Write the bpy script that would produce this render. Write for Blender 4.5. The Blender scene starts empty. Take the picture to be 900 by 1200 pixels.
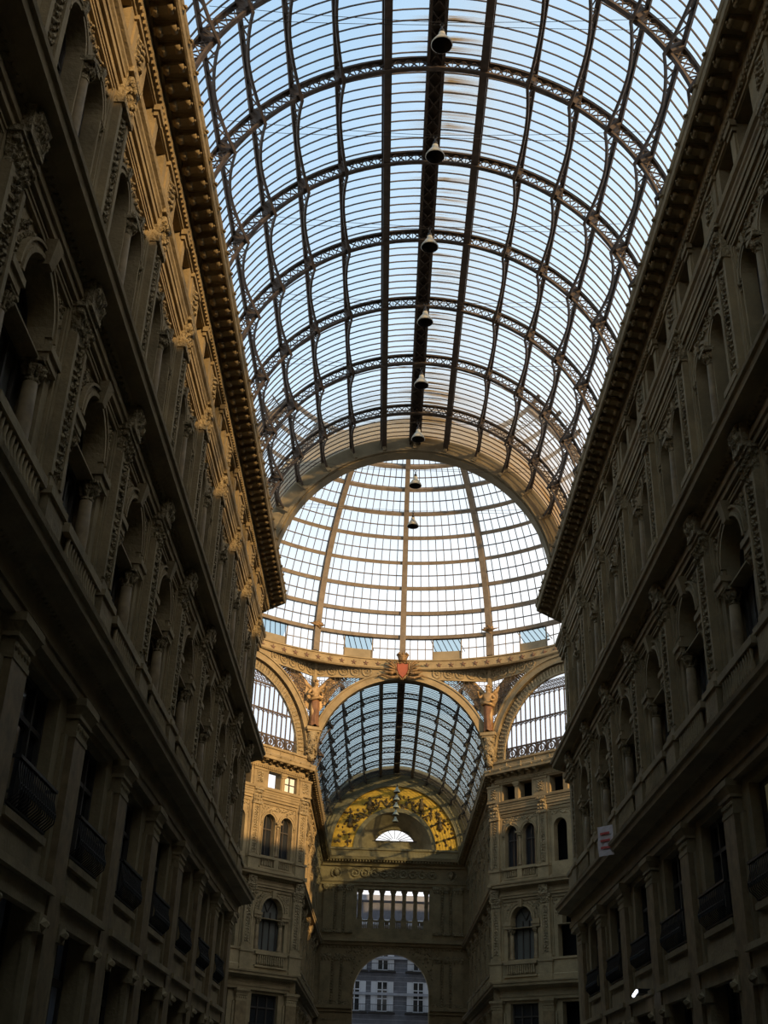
import bpy, bmesh, math, random
from math import sin, cos, pi, radians, sqrt, hypot, atan2
from mathutils import Vector, Matrix
random.seed(7)
C = bpy.context.scene.collection
ORD = ['first','second','third','fourth','fifth','sixth','seventh','eighth','ninth','tenth','eleventh','twelfth','thirteenth','fourteenth',
       'fifteenth','sixteenth','seventeenth','eighteenth','nineteenth','twentieth']

# ------------------------------------------------------------------ materials
def new_mat(name):
    m = bpy.data.materials.new(name); m.use_nodes = True
    nt = m.node_tree; nt.nodes.clear()
    return m, nt, nt.nodes, nt.links
def mat(name, col, rough=.8, var=.25, scale=1.2, bump=0, bscale=20, metal=0, spec=.3, col2=None, fine=None):
    m, nt, N, L = new_mat(name)
    out = N.new('ShaderNodeOutputMaterial'); b = N.new('ShaderNodeBsdfPrincipled')
    L.new(b.outputs[0], out.inputs[0])
    b.inputs['Roughness'].default_value = rough; b.inputs['Metallic'].default_value = metal
    b.inputs['Specular IOR Level'].default_value = spec
    g = N.new('ShaderNodeNewGeometry')
    n = N.new('ShaderNodeTexNoise'); n.inputs['Scale'].default_value = scale; n.inputs['Detail'].default_value = 6
    n.inputs['Roughness'].default_value = .65
    L.new(g.outputs['Position'], n.inputs['Vector'])
    r = N.new('ShaderNodeValToRGB')
    c2 = col2 or tuple(c*(1-var) for c in col)
    c1 = tuple(min(1, c*(1+var*.6)) for c in col)
    r.color_ramp.elements[0].color = (*c2, 1); r.color_ramp.elements[0].position = .3
    r.color_ramp.elements[1].color = (*c1, 1); r.color_ramp.elements[1].position = .72
    L.new(n.outputs['Fac'], r.inputs['Fac'])
    L.new(r.outputs['Color'], b.inputs['Base Color'])
    if bump:
        v = N.new('ShaderNodeTexVoronoi'); v.inputs['Scale'].default_value = bscale; v.feature = 'SMOOTH_F1'
        n2 = N.new('ShaderNodeTexNoise'); n2.inputs['Scale'].default_value = bscale*1.7; n2.inputs['Detail'].default_value = 3
        L.new(g.outputs['Position'], v.inputs['Vector']); L.new(g.outputs['Position'], n2.inputs['Vector'])
        a = N.new('ShaderNodeMath'); a.operation = 'SUBTRACT'
        L.new(n2.outputs['Fac'], a.inputs[0]); L.new(v.outputs['Distance'], a.inputs[1])
        bp = N.new('ShaderNodeBump'); bp.inputs['Strength'].default_value = 1; bp.inputs['Distance'].default_value = bump
        L.new(a.outputs[0], bp.inputs['Height']); L.new(bp.outputs[0], b.inputs['Normal'])
    return m
STONE = mat('ochre_stone', (.285,.212,.11), .85, .35, .9, .012, 9)
CARVED = mat('carved_stone', (.30,.23,.125), .85, .4, 2.2, .10, 7)
MARBLE = mat('veined_marble', (.23,.16,.08), .6, .4, 2.5, spec=.2)
PLASTER = mat('plain_plaster', (.25,.20,.12), .9, .25, .8)
DARK = mat('dark_interior', (.012,.011,.010), .9, .2)
WOOD = mat('dark_window_frame', (.055,.045,.035), .6, .3)
IRON = mat('brown_iron', (.085,.06,.042), .6, .45, 3, spec=.35)
DIRON = mat('painted_dome_iron', (.17,.13,.085), .65, .35, 2)
BLACK = mat('black_iron', (.02,.018,.016), .5, .3)
BRONZE = mat('gilt_bronze', (.21,.125,.05), .5, .5, 3, .05, 5, metal=.25)
FIGURE = mat('gilt_copper', (.36,.23,.10), .55, .5, 1.3, .02, 6, metal=.15)
ROBE = mat('dark_copper', (.17,.08,.035), .6, .5, 1.5, .02, 6)
GOLD = mat('gold_ground', (.80,.43,.05), .5, .3, 2, metal=.1)
RED = mat('red_enamel', (.26,.06,.022), .5, .2)
STARM = mat('dark_star', (.14,.08,.05), .7, .2)
PAVE = mat('grey_paving', (.18,.17,.16), .5, .3, .5)
FACADE = mat('grey_basalt_render', (.105,.11,.13), .9, .3, 1.5)
FTRIM = mat('pale_grey_render', (.22,.23,.26), .9, .2, 1.5)
WHITE = mat('white_paint', (.42,.44,.48), .6, .1)
SHADE = mat('cream_enamel', (.50,.45,.34), .45, .2, 5)
CLOTH = mat('white_cloth', (.70,.62,.60), .9, .1)
CLOTHRED = mat('red_cloth', (.6,.12,.10), .9, .1)
def pane_mat(name, col, rough=.12):
    return mat(name, col, rough, .3, .5, spec=.5)
PANE = pane_mat('window_glass', (.02,.022,.024))
PANEL_ = pane_mat('curtained_glass', (.10,.10,.085), .3)
def glass_mat(name, tint, dirt_col, dirt, streak=0.0, lip=0.0, trans=.5):
    """see-through old glass with a film of dirt that scatters a part of the light"""
    m, nt, N, L = new_mat(name)
    out = N.new('ShaderNodeOutputMaterial')
    t = N.new('ShaderNodeBsdfTransparent'); t.inputs[0].default_value = (*tint, 1)
    d = N.new('ShaderNodeBsdfDiffuse'); d.inputs[0].default_value = (*dirt_col, 1)
    tl = N.new('ShaderNodeBsdfTranslucent'); tl.inputs[0].default_value = (*dirt_col, 1)
    mx = N.new('ShaderNodeMixShader'); mx.inputs[0].default_value = trans
    L.new(d.outputs[0], mx.inputs[1]); L.new(tl.outputs[0], mx.inputs[2])
    mix = N.new('ShaderNodeMixShader')
    g = N.new('ShaderNodeNewGeometry')
    sep = N.new('ShaderNodeSeparateXYZ'); L.new(g.outputs['Position'], sep.inputs[0])
    n = N.new('ShaderNodeTexNoise'); n.inputs['Scale'].default_value = .35; n.inputs['Detail'].default_value = 4
    L.new(g.outputs['Position'], n.inputs['Vector'])
    def M(op, a, b=None, clamp=False):
        x = N.new('ShaderNodeMath'); x.operation = op; x.use_clamp = clamp
        for i, s in enumerate((a, b)):
            if s is None: continue
            if isinstance(s, (int, float)): x.inputs[i].default_value = s
            else: L.new(s, x.inputs[i])
        return x.outputs[0]
    fac = M('ADD', M('MULTIPLY', M('SUBTRACT', n.outputs['Fac'], .4), dirt), dirt)
    if streak:
        # dirt washed down in streaks on both sides of the ridge, heavier on the right-hand slope
        mp = N.new('ShaderNodeMapping'); mp.inputs['Scale'].default_value = (.12, 3.2, .5)
        L.new(g.outputs['Position'], mp.inputs['Vector'])
        n2 = N.new('ShaderNodeTexNoise'); n2.inputs['Scale'].default_value = 1.0; n2.inputs['Detail'].default_value = 5
        n2.inputs['Roughness'].default_value = .7
        L.new(mp.outputs[0], n2.inputs['Vector'])
        st = M('MULTIPLY', M('SUBTRACT', n2.outputs['Fac'], .46), 6.0, True)
        near = M('SUBTRACT', 1.0, M('DIVIDE', M('ABSOLUTE', M('SUBTRACT', sep.outputs[0], .6)), 1.7), True)
        base = M('MULTIPLY', M('SUBTRACT', 1.0, M('DIVIDE', M('ABSOLUTE', M('SUBTRACT', sep.outputs[0], 1.8)), 2.4), True), .22)
        fac = M('ADD', fac, M('ADD', M('MULTIPLY', M('MULTIPLY', st, near), streak), base))
        # grimy last bay by the dome arch
        lp = M('MULTIPLY', M('SUBTRACT', sep.outputs[1], 47.6), 1/5.0, True)
        lp = M('MULTIPLY', lp, M('ADD', M('ADD', .42, M('MULTIPLY', sep.outputs[0], .035)), M('MULTIPLY', st, .45)))
        cm = N.new('ShaderNodeMix'); cm.data_type = 'RGBA'
        cm.inputs[6].default_value = (.72,.70,.62,1); cm.inputs[7].default_value = (*dirt_col,1)
        L.new(M('ADD', M('MULTIPLY', st, near), lp, True), cm.inputs[0])
        L.new(cm.outputs[2], d.inputs[0]); L.new(cm.outputs[2], tl.inputs[0])
        fac = M('ADD', fac, M('MULTIPLY', lp, lip), True)
    L.new(fac, mix.inputs[0]); L.new(t.outputs[0], mix.inputs[1]); L.new(mx.outputs[0], mix.inputs[2])
    L.new(mix.outputs[0], out.inputs[0])
    return m
VGLASS = glass_mat('vault_glass', (.97,.99,1), (.36,.22,.095), .03, .95, .9, .7)
DGLASS = glass_mat('dome_glass', (.99,.99,.98), (.8,.75,.62), .05, 0, 0, .7)
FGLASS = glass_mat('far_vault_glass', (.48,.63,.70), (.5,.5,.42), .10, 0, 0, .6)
LGLASS = glass_mat('lunette_glass', (.82,.88,.95), (.7,.7,.7), .06)

# ------------------------------------------------------------------ mesh building
class MB:
    def __init__(s): s.v = []; s.f = []; s.sm = []
    def add(s, vs, fs, smooth=False):
        o = len(s.v); s.v += [tuple(map(float, p)) for p in vs]
        for f in fs: s.f.append(tuple(o+i for i in f)); s.sm.append(smooth)
    def box(s, a0, a1, b0, b1, c0, c1):
        vs = [(a,b,c) for a in (a0,a1) for b in (b0,b1) for c in (c0,c1)]
        s.add(vs, [(0,1,3,2),(4,6,7,5),(0,4,5,1),(2,3,7,6),(0,2,6,4),(1,5,7,3)])
    def hexa(s, q):   # 8 corners: bottom loop 4, top loop 4
        s.add(q, [(3,2,1,0),(4,5,6,7),(0,1,5,4),(1,2,6,5),(2,3,7,6),(3,0,4,7)])
    def quad(s, *q): s.add(q, [tuple(range(len(q)))])
    def bar(s, p, q, w, h=None, up=(0,0,1)):
        p = Vector(p); q = Vector(q); d = q-p
        if d.length < 1e-6: return
        d.normalize(); u = Vector(up)
        if abs(d.dot(u)) > .98: u = Vector((1,0,0)) if abs(d.x) < .9 else Vector((0,1,0))
        x = d.cross(u).normalized(); y = x.cross(d)
        h = h or w; x *= w/2; y *= h/2
        s.hexa([p-x-y, p+x-y, p+x+y, p-x+y, q-x-y, q+x-y, q+x+y, q-x+y])
    def tube(s, pts, r, n=6, smooth=True):
        pts = [Vector(p) for p in pts]; rs = r if isinstance(r, (list,tuple)) else [r]*len(pts)
        rings = []; prev = None
        for i, p in enumerate(pts):
            d = (pts[min(i+1,len(pts)-1)]-pts[max(i-1,0)]).normalized()
            u = prev if prev else (Vector((0,0,1)) if abs(d.z) < .9 else Vector((1,0,0)))
            x = (u - d*u.dot(d)).normalized(); prev = x; y = d.cross(x)
            rings.append([p+(x*cos(2*pi*k/n)+y*sin(2*pi*k/n))*rs[i] for k in range(n)])
        fs = [(i*n+k, i*n+(k+1)%n, (i+1)*n+(k+1)%n, (i+1)*n+k) for i in range(len(pts)-1) for k in range(n)]
        fs += [tuple(range(n-1,-1,-1)), tuple((len(pts)-1)*n+k for k in range(n))]
        s.add([v for r_ in rings for v in r_], fs, smooth)
    def lathe(s, cx, cy, prof, n=12, smooth=True, caps=True):
        vs = [(cx+r*cos(2*pi*k/n), cy+r*sin(2*pi*k/n), z) for r, z in prof for k in range(n)]
        m = len(prof)
        fs = [(i*n+k, i*n+(k+1)%n, (i+1)*n+(k+1)%n, (i+1)*n+k) for i in range(m-1) for k in range(n)]
        if caps: fs += [tuple(range(n-1,-1,-1)), tuple((m-1)*n+k for k in range(n))]
        s.add(vs, fs, smooth)
    def bump(s, a, b, c, ra, rc, h):   # faceted leaf/boss standing off the face b
        k = .72
        s.add([(a-ra,b,c),(a,b,c-rc),(a+ra,b,c),(a,b,c+rc),(a-ra*k*.6,b+h*.7,c-rc*k*.6),(a+ra*k*.6,b+h*.7,c-rc*k*.6),(a+ra*k*.6,b+h*.7,c+rc*k*.6),(a-ra*k*.6,b+h*.7,c+rc*k*.6),(a,b+h,c)],
              [(0,1,5,4),(1,2,6,5) if False else (1,2,6,5),(2,3,7,6),(3,0,4,7),(4,5,8),(5,6,8),(6,7,8),(7,4,8)])
    def ringseg(s, ca, cc, r0, r1, b0, b1, t0=0, t1=pi, n=16):   # arch band in the a-c plane, thickness b
        q = []
        for i in range(n+1):
            t = t0+(t1-t0)*i/n
            for r in (r0, r1):
                for b in (b0, b1): q.append((ca+r*cos(t), b, cc+r*sin(t)))
        fs = []
        for i in range(n):
            o = 4*i; p = o+4
            fs += [(o,o+1,p+1,p),(o+2,p+2,p+3,o+3),(o,p,p+2,o+2),(o+1,o+3,p+3,p+1)]
        fs += [(0,2,3,1),(4*n,4*n+1,4*n+3,4*n+2)]
        s.add(q, fs)
    def plate(s, a0, a1, c0, c1, b, depth, ops, n=14):
        """flat wall at b with arched (r>0) or square (r=0) openings (ca, half, c_bottom, c_spring, arched) and reveals"""
        ops = sorted(ops); A = [a0]+[(ops[i][0]+ops[i+1][0])/2 for i in range(len(ops)-1)]+[a1]
        def R(x0,x1,z0,z1):
            if x1-x0 > 1e-4 and z1-z0 > 1e-4: s.quad((x0,b,z0),(x1,b,z0),(x1,b,z1),(x0,b,z1))
        for i, (ca, h, zb, zs, arched) in enumerate(ops):
            l, r = A[i], A[i+1]; bb = b-depth
            R(l, r, c0, zb); R(l, ca-h, zb, zs); R(ca+h, r, zb, zs); R(l, ca-h, zs, c1); R(ca+h, r, zs, c1)
            pts = [(ca-h, zb), (ca-h, zs)]
            if arched: pts += [(ca-h*cos(pi*k/n), zs+h*sin(pi*k/n)) for k in range(1, n)]
            pts += [(ca+h, zs), (ca+h, zb)]
            top = pts[1:-1]
            for p, q in zip(top[:-1], top[1:]): s.quad((p[0],b,p[1]),(q[0],b,q[1]),(q[0],b,c1),(p[0],b,c1))
            for p, q in zip(pts, pts[1:]+pts[:1]): s.quad((p[0],b,p[1]),(p[0],bb,p[1]),(q[0],bb,q[1]),(q[0],b,q[1]))
        if not ops: R(a0, a1, c0, c1)
    def xf(s, M):
        s.v = [tuple(M @ Vector(p)) for p in s.v]; return s
    def merge(s, o, M=None):
        vs = [tuple(M @ Vector(p)) for p in o.v] if M else o.v
        k = len(s.v); s.v += vs
        s.f += [tuple(k+i for i in f) for f in o.f]; s.sm += o.sm
    def build(s, name, m, parent=None, loc=None):
        me = bpy.data.meshes.new(name); me.from_pydata(s.v, [], s.f)
        bm = bmesh.new(); bm.from_mesh(me); bmesh.ops.recalc_face_normals(bm, faces=bm.faces); bm.to_mesh(me); bm.free()
        if any(s.sm): me.polygons.foreach_set('use_smooth', s.sm)
        me.materials.append(m); me.update()
        o = bpy.data.objects.new(name, me); C.objects.link(o)
        if parent: o.parent = parent
        if loc: o.location = loc
        return o
def tag(o, label, cat, group=None, kind=None):
    o['label'] = label; o['category'] = cat
    if group: o['group'] = group
    if kind: o['kind'] = kind
    return o
def thing(name, label=None, cat=None, loc=(0,0,0), rz=0, group=None, kind=None):
    o = bpy.data.objects.new(name, None); C.objects.link(o); o.location = loc; o.rotation_euler = (0,0,rz)
    o.empty_display_size = .2
    if label: tag(o, label, cat, group, kind)
    return o
KIDS = {}
def kids(o):
    if o.name not in KIDS: KIDS[o.name] = [c for c in C.objects if c.parent == o]
    return KIDS[o.name]
def dup(o, parent=None):
    r = o.copy(); C.objects.link(r)
    if parent: r.parent = parent
    for c in kids(o): dup(c, r)
    return r
class Proto:
    """first place() moves the prototype itself, later ones copy it with its parts"""
    def __init__(s, root, cat, group=None, kind=None): s.r = root; s.used = False; s.cat = cat; s.group = group; s.kind = kind; s.k = 0
    def place(s, loc, rz, label, group=None, name=None, sub=None):
        if not s.used:
            o = s.r; s.used = True
            for c in kids(o): kids(c)
        else: o = dup(s.r)
        o.location = loc; o.rotation_euler = (0,0,rz)
        if name: o.name = name
        tag(o, label, s.cat, group or s.group, s.kind)
        return o

# ------------------------------------------------------------------ main dimensions
EYE = 1.6
HW = 7.9                       # corridor half width at the wall face
YC = 72.7; AP = 17.65          # centre and apothem of the octagon
BAY = 4.78; S0 = 12.44         # bays of the near corridor
NB = 9
VY = AP*sqrt(2)-HW             # 17.06: octagon corner, seen from its centre
YN, YF = YC-VY, YC+VY          # near and far corners
YE = 124.0                     # end wall
Y0 = -8.0
ZS = 26.9                      # springing of vaults and arches
CAMX = -.98

# ------------------------------------------------------------------ the walls
class Frame:
    def __init__(s, x, y, phi): s.o = Vector((x,y,0)); s.phi = phi; s.M = Matrix.Translation(s.o) @ Matrix.Rotation(phi, 4, 'Z')
    def w(s, a, b=0, c=0): return s.M @ Vector((a,b,c))
LEFT = Frame(-HW, 0, -pi/2); RIGHT = Frame(HW, 0, pi/2)
DL = Frame(-AP/sqrt(2), YC+AP/sqrt(2), -.75*pi); DR = Frame(AP/sqrt(2), YC+AP/sqrt(2), .75*pi)
END = Frame(0, YE, pi)

def bay_wall(mb, a):
    """one bay of wall, centred on a"""
    h = BAY/2+.001
    mb.plate(a-h, a+h, 0, 6.2, 0, .5, [(a, 1.45, .15, 5.3, False)])
    mb.box(a-1.55, a+1.55, 0, .05, 5.55, 6.05)                       # panel between shop and mezzanine
    mb.plate(a-h, a+h, 6.2, 9.4, 0, .45, [(a, 1.25, 6.35, 9.2, False)])
    mb.plate(a-h, a+h, 9.4, 10.6, 0, 0, [])
    mb.plate(a-h, a+h, 10.6, 14.35, 0, .5, [(a, 1.42, 12.1, 14.3, False)])
    mb.plate(a-h, a+h, 14.35, 16.5, 0, .5, [(a, .98, 14.35, 14.85, True)])
    mb.plate(a-h, a+h, 16.5, 17.5, 0, 0, [])
    mb.plate(a-h, a+h, 17.5, 22.9, 0, .5, [(a-.85, .6, 18.7, 21.2, True), (a+.85, .6, 18.7, 21.2, True)])
    mb.plate(a-h, a+h, 22.9, 23.75, 0, 0, [])
    mb.plate(a-h, a+h, 23.6, 25.1, .28, .7, [(a-.83, .62, 23.72, 24.95, False), (a+.83, .62, 23.72, 24.95, False)])
    mb.plate(a-h, a+h, 25.1, 25.9, 0, 0, [])
    # sunk field mouldings round the windows
    for z0, z1, hw in ((17.75, 22.6, 1.78), (12.15, 16.3, 1.80)):
        for sg in (-1, 1): mb.box(a+sg*hw-.05, a+sg*hw+.05, 0, .07, z0, z1)
        mb.box(a-hw-.05, a+hw+.05, 0, .09, z1-.1, z1)
        mb.box(a-hw-.05, a+hw+.05, 0, .12, z1, z1+.06)
    # pilaster backing strips
    for sg in (-1, 1):
        e = a+sg*h
        for z0, z1, w in ((0, 8.6, .72), (11, 16.4, .56), (17.6, 22.9, .6)):
            mb.box(min(e, e-sg*w), max(e, e-sg*w), 0, .1, z0, z1)
def carved_field(a):
    """relief in the spandrels round the arches of one bay"""
    mb = MB(); rnd = random.Random(5)
    for k in range(26):
        t = pi*(k+.5)/26
        for r in (1.28, 1.5):
            x, z = (r+.06*rnd.random())*cos(t), 14.85+(r+.05*rnd.random())*sin(t)
            if abs(x) < 1.68 and z < 16.12: mb.bump(a+x, .0, z, .055+.04*rnd.random(), .06+.04*rnd.random(), .05+.04*rnd.random())
    for sx in (-1, 1):
        for k in range(15):
            x = 1.05+.6*rnd.random(); z = 15.55+.5*rnd.random()
            mb.bump(a+sx*x, 0, z, .07, .08, .08)
    for k in range(44):
        x = -1.65+3.3*k/43; z = 22.1+.33*rnd.random()
        mb.bump(a+x, 0, z, .055+.03*rnd.random(), .07, .06+.03*rnd.random())
    for k in range(8):
        for sx in (-1, 1): mb.bump(a+sx*(1.58+.08*rnd.random()), 0, 21.3+.1*k, .05, .06, .06)
    return mb
def back(mb, a0, a1, holes=()):
    """dark rooms behind: a back wall and two floors, so no light leaks through"""
    mb.quad((a0,-1.6,0),(a1,-1.6,0),(a1,-1.6,22.9),(a0,-1.6,22.9))
    x = a0
    for h0, h1 in sorted(holes):
        mb.quad((x,-1.6,22.9),(h0,-1.6,22.9),(h0,-1.6,25.9),(x,-1.6,25.9)); x = h1
    mb.quad((x,-1.6,22.9),(a1,-1.6,22.9),(a1,-1.6,25.9),(x,-1.6,25.9))
    for z in (0.02, 6.0, 10.6, 17.4, 22.9, 25.8): mb.quad((a0,-1.6,z),(a1,-1.6,z),(a1,-.02,z),(a0,-.02,z))

def make_wall(name, label, fr, bays, a0, a1, holes=()):
    root = thing(name, label, 'wall', kind='structure')
    mb = MB(); rel = MB(); bk = MB()
    for a in bays: bay_wall(mb, a); rel.merge(carved_field(a))
    lo, hi = min(bays)-BAY/2, max(bays)+BAY/2
    if lo-a0 > .01: mb.quad((a0,0,0),(lo,0,0),(lo,0,25.9),(a0,0,25.9))
    if a1-hi > .01: mb.quad((hi,0,0),(a1,0,0),(a1,0,25.9),(hi,0,25.9))
    back(bk, a0, a1, holes)
    # attic above the cornice, up to the springing
    mb.box(a0, a1, -.75, -.15, 25.7, ZS-.02 if 'octagon' in name else ZS+.9)
    mb.xf(fr.M).build('facing', STONE, root); rel.xf(fr.M).build('relief', CARVED, root); bk.xf(fr.M).build('backing', DARK, root)
    return root
lb = [-(S0+BAY*k) for k in range(NB)]; rb = [S0+BAY*k for k in range(NB)]
NF = 6
FS0 = YF+1.9+BAY/2
fl = [-(FS0+BAY*k) for k in range(NF)]; fr_ = [FS0+BAY*k for k in range(NF)]
BD = 4.6                      # bay pitch on the diagonal faces
db = [-BD, 0, BD]
make_wall('wall_left', 'long left arcade wall in shade with a sunlit top, nearest the camera', LEFT, lb, -YN, -Y0)
make_wall('wall_right', 'long right arcade wall in deep shade, nearest the camera', RIGHT, rb, Y0, YN)
DLEN = AP*math.tan(pi/8)+.1
make_wall('wall_octagon_left', 'angled golden corner wall left of the far gallery arm', DL, db, -DLEN, DLEN, [(-5.9,-3.0)])
make_wall('wall_octagon_right', 'angled golden corner wall right of the far gallery arm', DR, db, -DLEN, DLEN)
make_wall('wall_far_left', 'receding left wall of the far arm beyond the dome', LEFT, fl, -YE, -YF)
make_wall('wall_far_right', 'receding right wall of the far arm beyond the dome', RIGHT, fr_, YF, YE)

# plain hidden walls of the two side arms and the back, only to close the place
def plain(name, label, pts, z0, z1, m=PLASTER, cat='wall'):
    mb = MB()
    for p, q in zip(pts[:-1], pts[1:]): mb.quad((*p,z0),(*q,z0),(*q,z1),(*p,z1))
    return tag(mb.build(name, m), label, cat, kind='structure')
x1 = AP; yv = HW-.25
plain('wall_side_left', 'plain wall closing the left side arm of the octagon', [(-HW,YN),(-x1,YC-7.3),(-x1-6,YC-7.3),(-x1-6,YC+7.3),(-x1,YC+7.3)], 0, 26.9)
plain('wall_side_right', 'plain wall closing the right side arm of the octagon', [(HW,YN),(x1,YC-7.3),(x1+6,YC-7.3),(x1+6,YC+7.3),(x1,YC+7.3)], 0, 26.9)
plain('wall_back', 'plain wall at the near end of the gallery behind the camera', [(-HW-1.6,Y0),(HW+1.6,Y0)], 0, 27)
m = MB(); m.box(10.2, 26, 97, 123.9, 0, 27.6)  # unseen mass added to keep sun off the building beyond the end arch
tag(m.build('wall_outer_sunblock', PLASTER), 'unseen neighbouring block added to keep sun off the building beyond the arch', 'building', kind='structure')
f = MB(); f.box(-40, 40, -12, 170, -.3, 0); tag(f.build('floor', PAVE), 'grey stone paving of the gallery floor', 'floor', kind='structure')

# ------------------------------------------------------------------ horizontal mouldings, mitred round the corners
def sweep(mb, path, prof, side=1):
    """path: world xy points; prof: closed list of (offset, z); offset grows to the inside of the gallery"""
    P = [Vector(p) for p in path]; D = [(P[i+1]-P[i]).normalized() for i in range(len(P)-1)]
    Nn = [Vector((-d.y, d.x))*side for d in D]; m = len(prof); vs = []
    for i, p in enumerate(P):
        if i == 0: o = Nn[0]
        elif i == len(P)-1: o = Nn[-1]
        else: o = (Nn[i-1]+Nn[i])/(1+Nn[i-1].dot(Nn[i]))
        vs += [(p.x+o.x*b, p.y+o.y*b, z) for b, z in prof]
    fs = [(i*m+k, i*m+(k+1)%m, (i+1)*m+(k+1)%m, (i+1)*m+k) for i in range(len(P)-1) for k in range(m)]
    fs += [tuple(range(m)), tuple((len(P)-1)*m+k for k in range(m))]
    mb.add(vs, fs)
T1 = [(-.05,9.4),(.22,9.4),(.22,9.62),(.27,9.62),(.27,9.8),(.2,9.84),(.2,10.12),(.34,10.2),(.4,10.28),(.78,10.3),(.8,10.45),(.87,10.5),(.89,10.6),(.3,10.66),(-.05,10.66)]
T1b = [(-.05,10.66),(.3,10.66),(.3,11.0),(.22,11.05),(.22,11.9),(.3,11.95),(.3,12.1),(-.05,12.1)]
T2 = [(-.05,16.42),(.2,16.42),(.2,16.6),(.26,16.6),(.26,16.76),(.18,16.8),(.18,17.0),(.3,17.06),(.36,17.14),(.74,17.16),(.77,17.32),(.84,17.36),(.86,17.46),(.3,17.52),(-.05,17.52)]
T2b = [(-.05,17.5),(.24,17.5),(.24,17.7),(.17,17.72),(.17,17.78),(-.05,17.78)]
T3 = [(-.05,22.75),(.14,22.75),(.14,22.95),(.22,22.95),(.22,23.15),(.26,23.15),(.26,23.28),(.31,23.34),(.31,23.44),(.39,23.5),(.42,23.64),(.2,23.72),(-.05,23.72)]
T4 = [(-.05,24.98),(.33,24.98),(.35,25.06),(.41,25.06),(.41,25.18),(.46,25.22),(.46,25.5),(.53,25.54),(.55,25.66),(1.13,25.68),(1.14,25.61),(1.19,25.59),(1.24,25.63),(1.25,25.82),(1.28,25.86),(1.31,25.98),(1.24,26.04),(.1,26.1),(-.3,26.1)]
PATHS = {'left': ([(-HW,Y0),(-HW,YN),(-HW-4,YN+4)], -1), 'right': ([(HW,Y0),(HW,YN),(HW+4,YN+4)], 1),
         'dl': ([(-AP-.3,YC+VY-AP+HW-.3-0.0),(-HW,YF),(-HW,YE)], -1), 'dr': ([(AP+.3,YC+VY-AP+HW-.3),(HW,YF),(HW,YE)], 1)}
WN = {'left': 'of the near left wall', 'right': 'of the near right wall', 'dl': 'of the golden left corner and far left wall', 'dr': 'of the golden right corner and far right wall'}
tn = 0
for key in ('left', 'right', 'dl', 'dr'):
    path, sd = PATHS[key]
    for prof, nm in ((T1, 'dark projecting ledge above the mezzanine'), (T1b, 'pedestal course under the arched windows'), (T2, 'middle cornice with deep shadowed underside'), (T3, 'moulded ledge below the attic openings')):
        tn += 1; mb = MB(); sweep(mb, path, prof, sd)
        if prof is T2: sweep(mb, path, T2b, sd)
        if prof in (T1, T2):      # leafy cyma under the shelf
            z = 10.16 if prof is T1 else 17.03
            for p, q in zip(path[:-1], path[1:]):
                p = Vector(p); q = Vector(q); d = (q-p); L_ = d.length; d.normalize(); n = Vector((-d.y,d.x))*sd
                k = .2
                while k < L_:
                    c = p+d*k+n*.2
                    if c.y > 8: 
                        m2 = MB(); m2.bump(0,0,0,.09,.09,.14); mb.merge(m2, Matrix.Translation((c.x,c.y,z)) @ Matrix(((d.x,n.x,0,0),(d.y,n.y,0,0),(0,0,1,0),(0,0,0,1))))
                    k += .22
        tag(mb.build('trim_%d' % tn, STONE), nm+' '+WN[key], 'cornice', kind='structure')
# crowning cornices with their brackets
def bracket_mb():
    m = MB()
    m.hexa([(-.12,.54,25.42),(.12,.54,25.42),(.12,1.02,25.53),(-.12,1.02,25.53),(-.12,.54,25.68),(.12,.54,25.68),(.12,1.08,25.68),(-.12,1.08,25.68)])
    m.box(-.16,.16,.54,1.11,25.64,25.685)
    m.tube([(-.13,1.03,25.57),(.13,1.03,25.57)], .08, 8)
    m.tube([(-.13,.66,25.47),(.13,.66,25.47)], .09, 8)
    m.bump(0,1.08,25.57,.09,.08,.09)
    return m
br_me = None
def cornice(key, name_label):
    global br_me
    path, sd = PATHS[key]
    root = thing('crowning_cornice', name_label, 'cornice', (path[1][0], path[1][1], 0))
    M0 = Matrix.Translation((-path[1][0], -path[1][1], 0))
    mb = MB(); sweep(mb, path, T4, sd)
    pos = []
    for i, (p, q) in enumerate(zip(path[:-1], path[1:])):
        p = Vector(p); q = Vector(q); d = q-p; L_ = d.length; d.normalize(); n = Vector((-d.y,d.x))*sd
        R = Matrix(((d.x,n.x,0,0),(d.y,n.y,0,0),(0,0,1,0),(0,0,0,1)))
        # dentils and knobs
        k = .1
        while k < L_+.1:
            c = p+d*k
            if c.y > 8:
                m2 = MB(); m2.box(-.05,.05,.38,.47,25.07,25.2); mb.merge(m2, Matrix.Translation((c.x,c.y,0)) @ R)
            k += .2
        k = .4 if i else .9
        while k < L_+1.2*(i == 0):
            c = p+d*k
            if c.y > 8 and k < L_+.5:
                m2 = MB(); m2.bump(0,1.27,25.9,.1,.09,.13); mb.merge(m2, Matrix.Translation((c.x,c.y,0)) @ R)
            k += 1.02
        s = BAY/8 if key in ('left','right') else .7
        kk = .35 if i else (L_ - s*int((L_-9.5)/s))
        while kk < L_-(.3 if i else .2):
            c = p+d*kk; kk += s
            if c.y > 9.5: pos.append((c-Vector(path[1]), atan2(d.y, d.x), sd))
        if i == 0: pos.append((d*.25+Vector((0,0)), atan2(d.y,d.x), sd))
    mb.xf(M0).build('moulding', STONE, root)
    if br_me is None:
        b = bracket_mb().build('bracket', STONE); br_me = b.data; bpy.data.objects.remove(b)
    for c, an, s_ in pos[:100]:
        o = bpy.data.objects.new('bracket', br_me); C.objects.link(o); o.parent = root; o.location = (c.x, c.y, 0)
        o.rotation_euler = (0,0,an if s_ > 0 else an+pi)
    return root
cornice('left', 'sunlit crowning cornice with rows of scroll brackets on the left wall')
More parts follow.
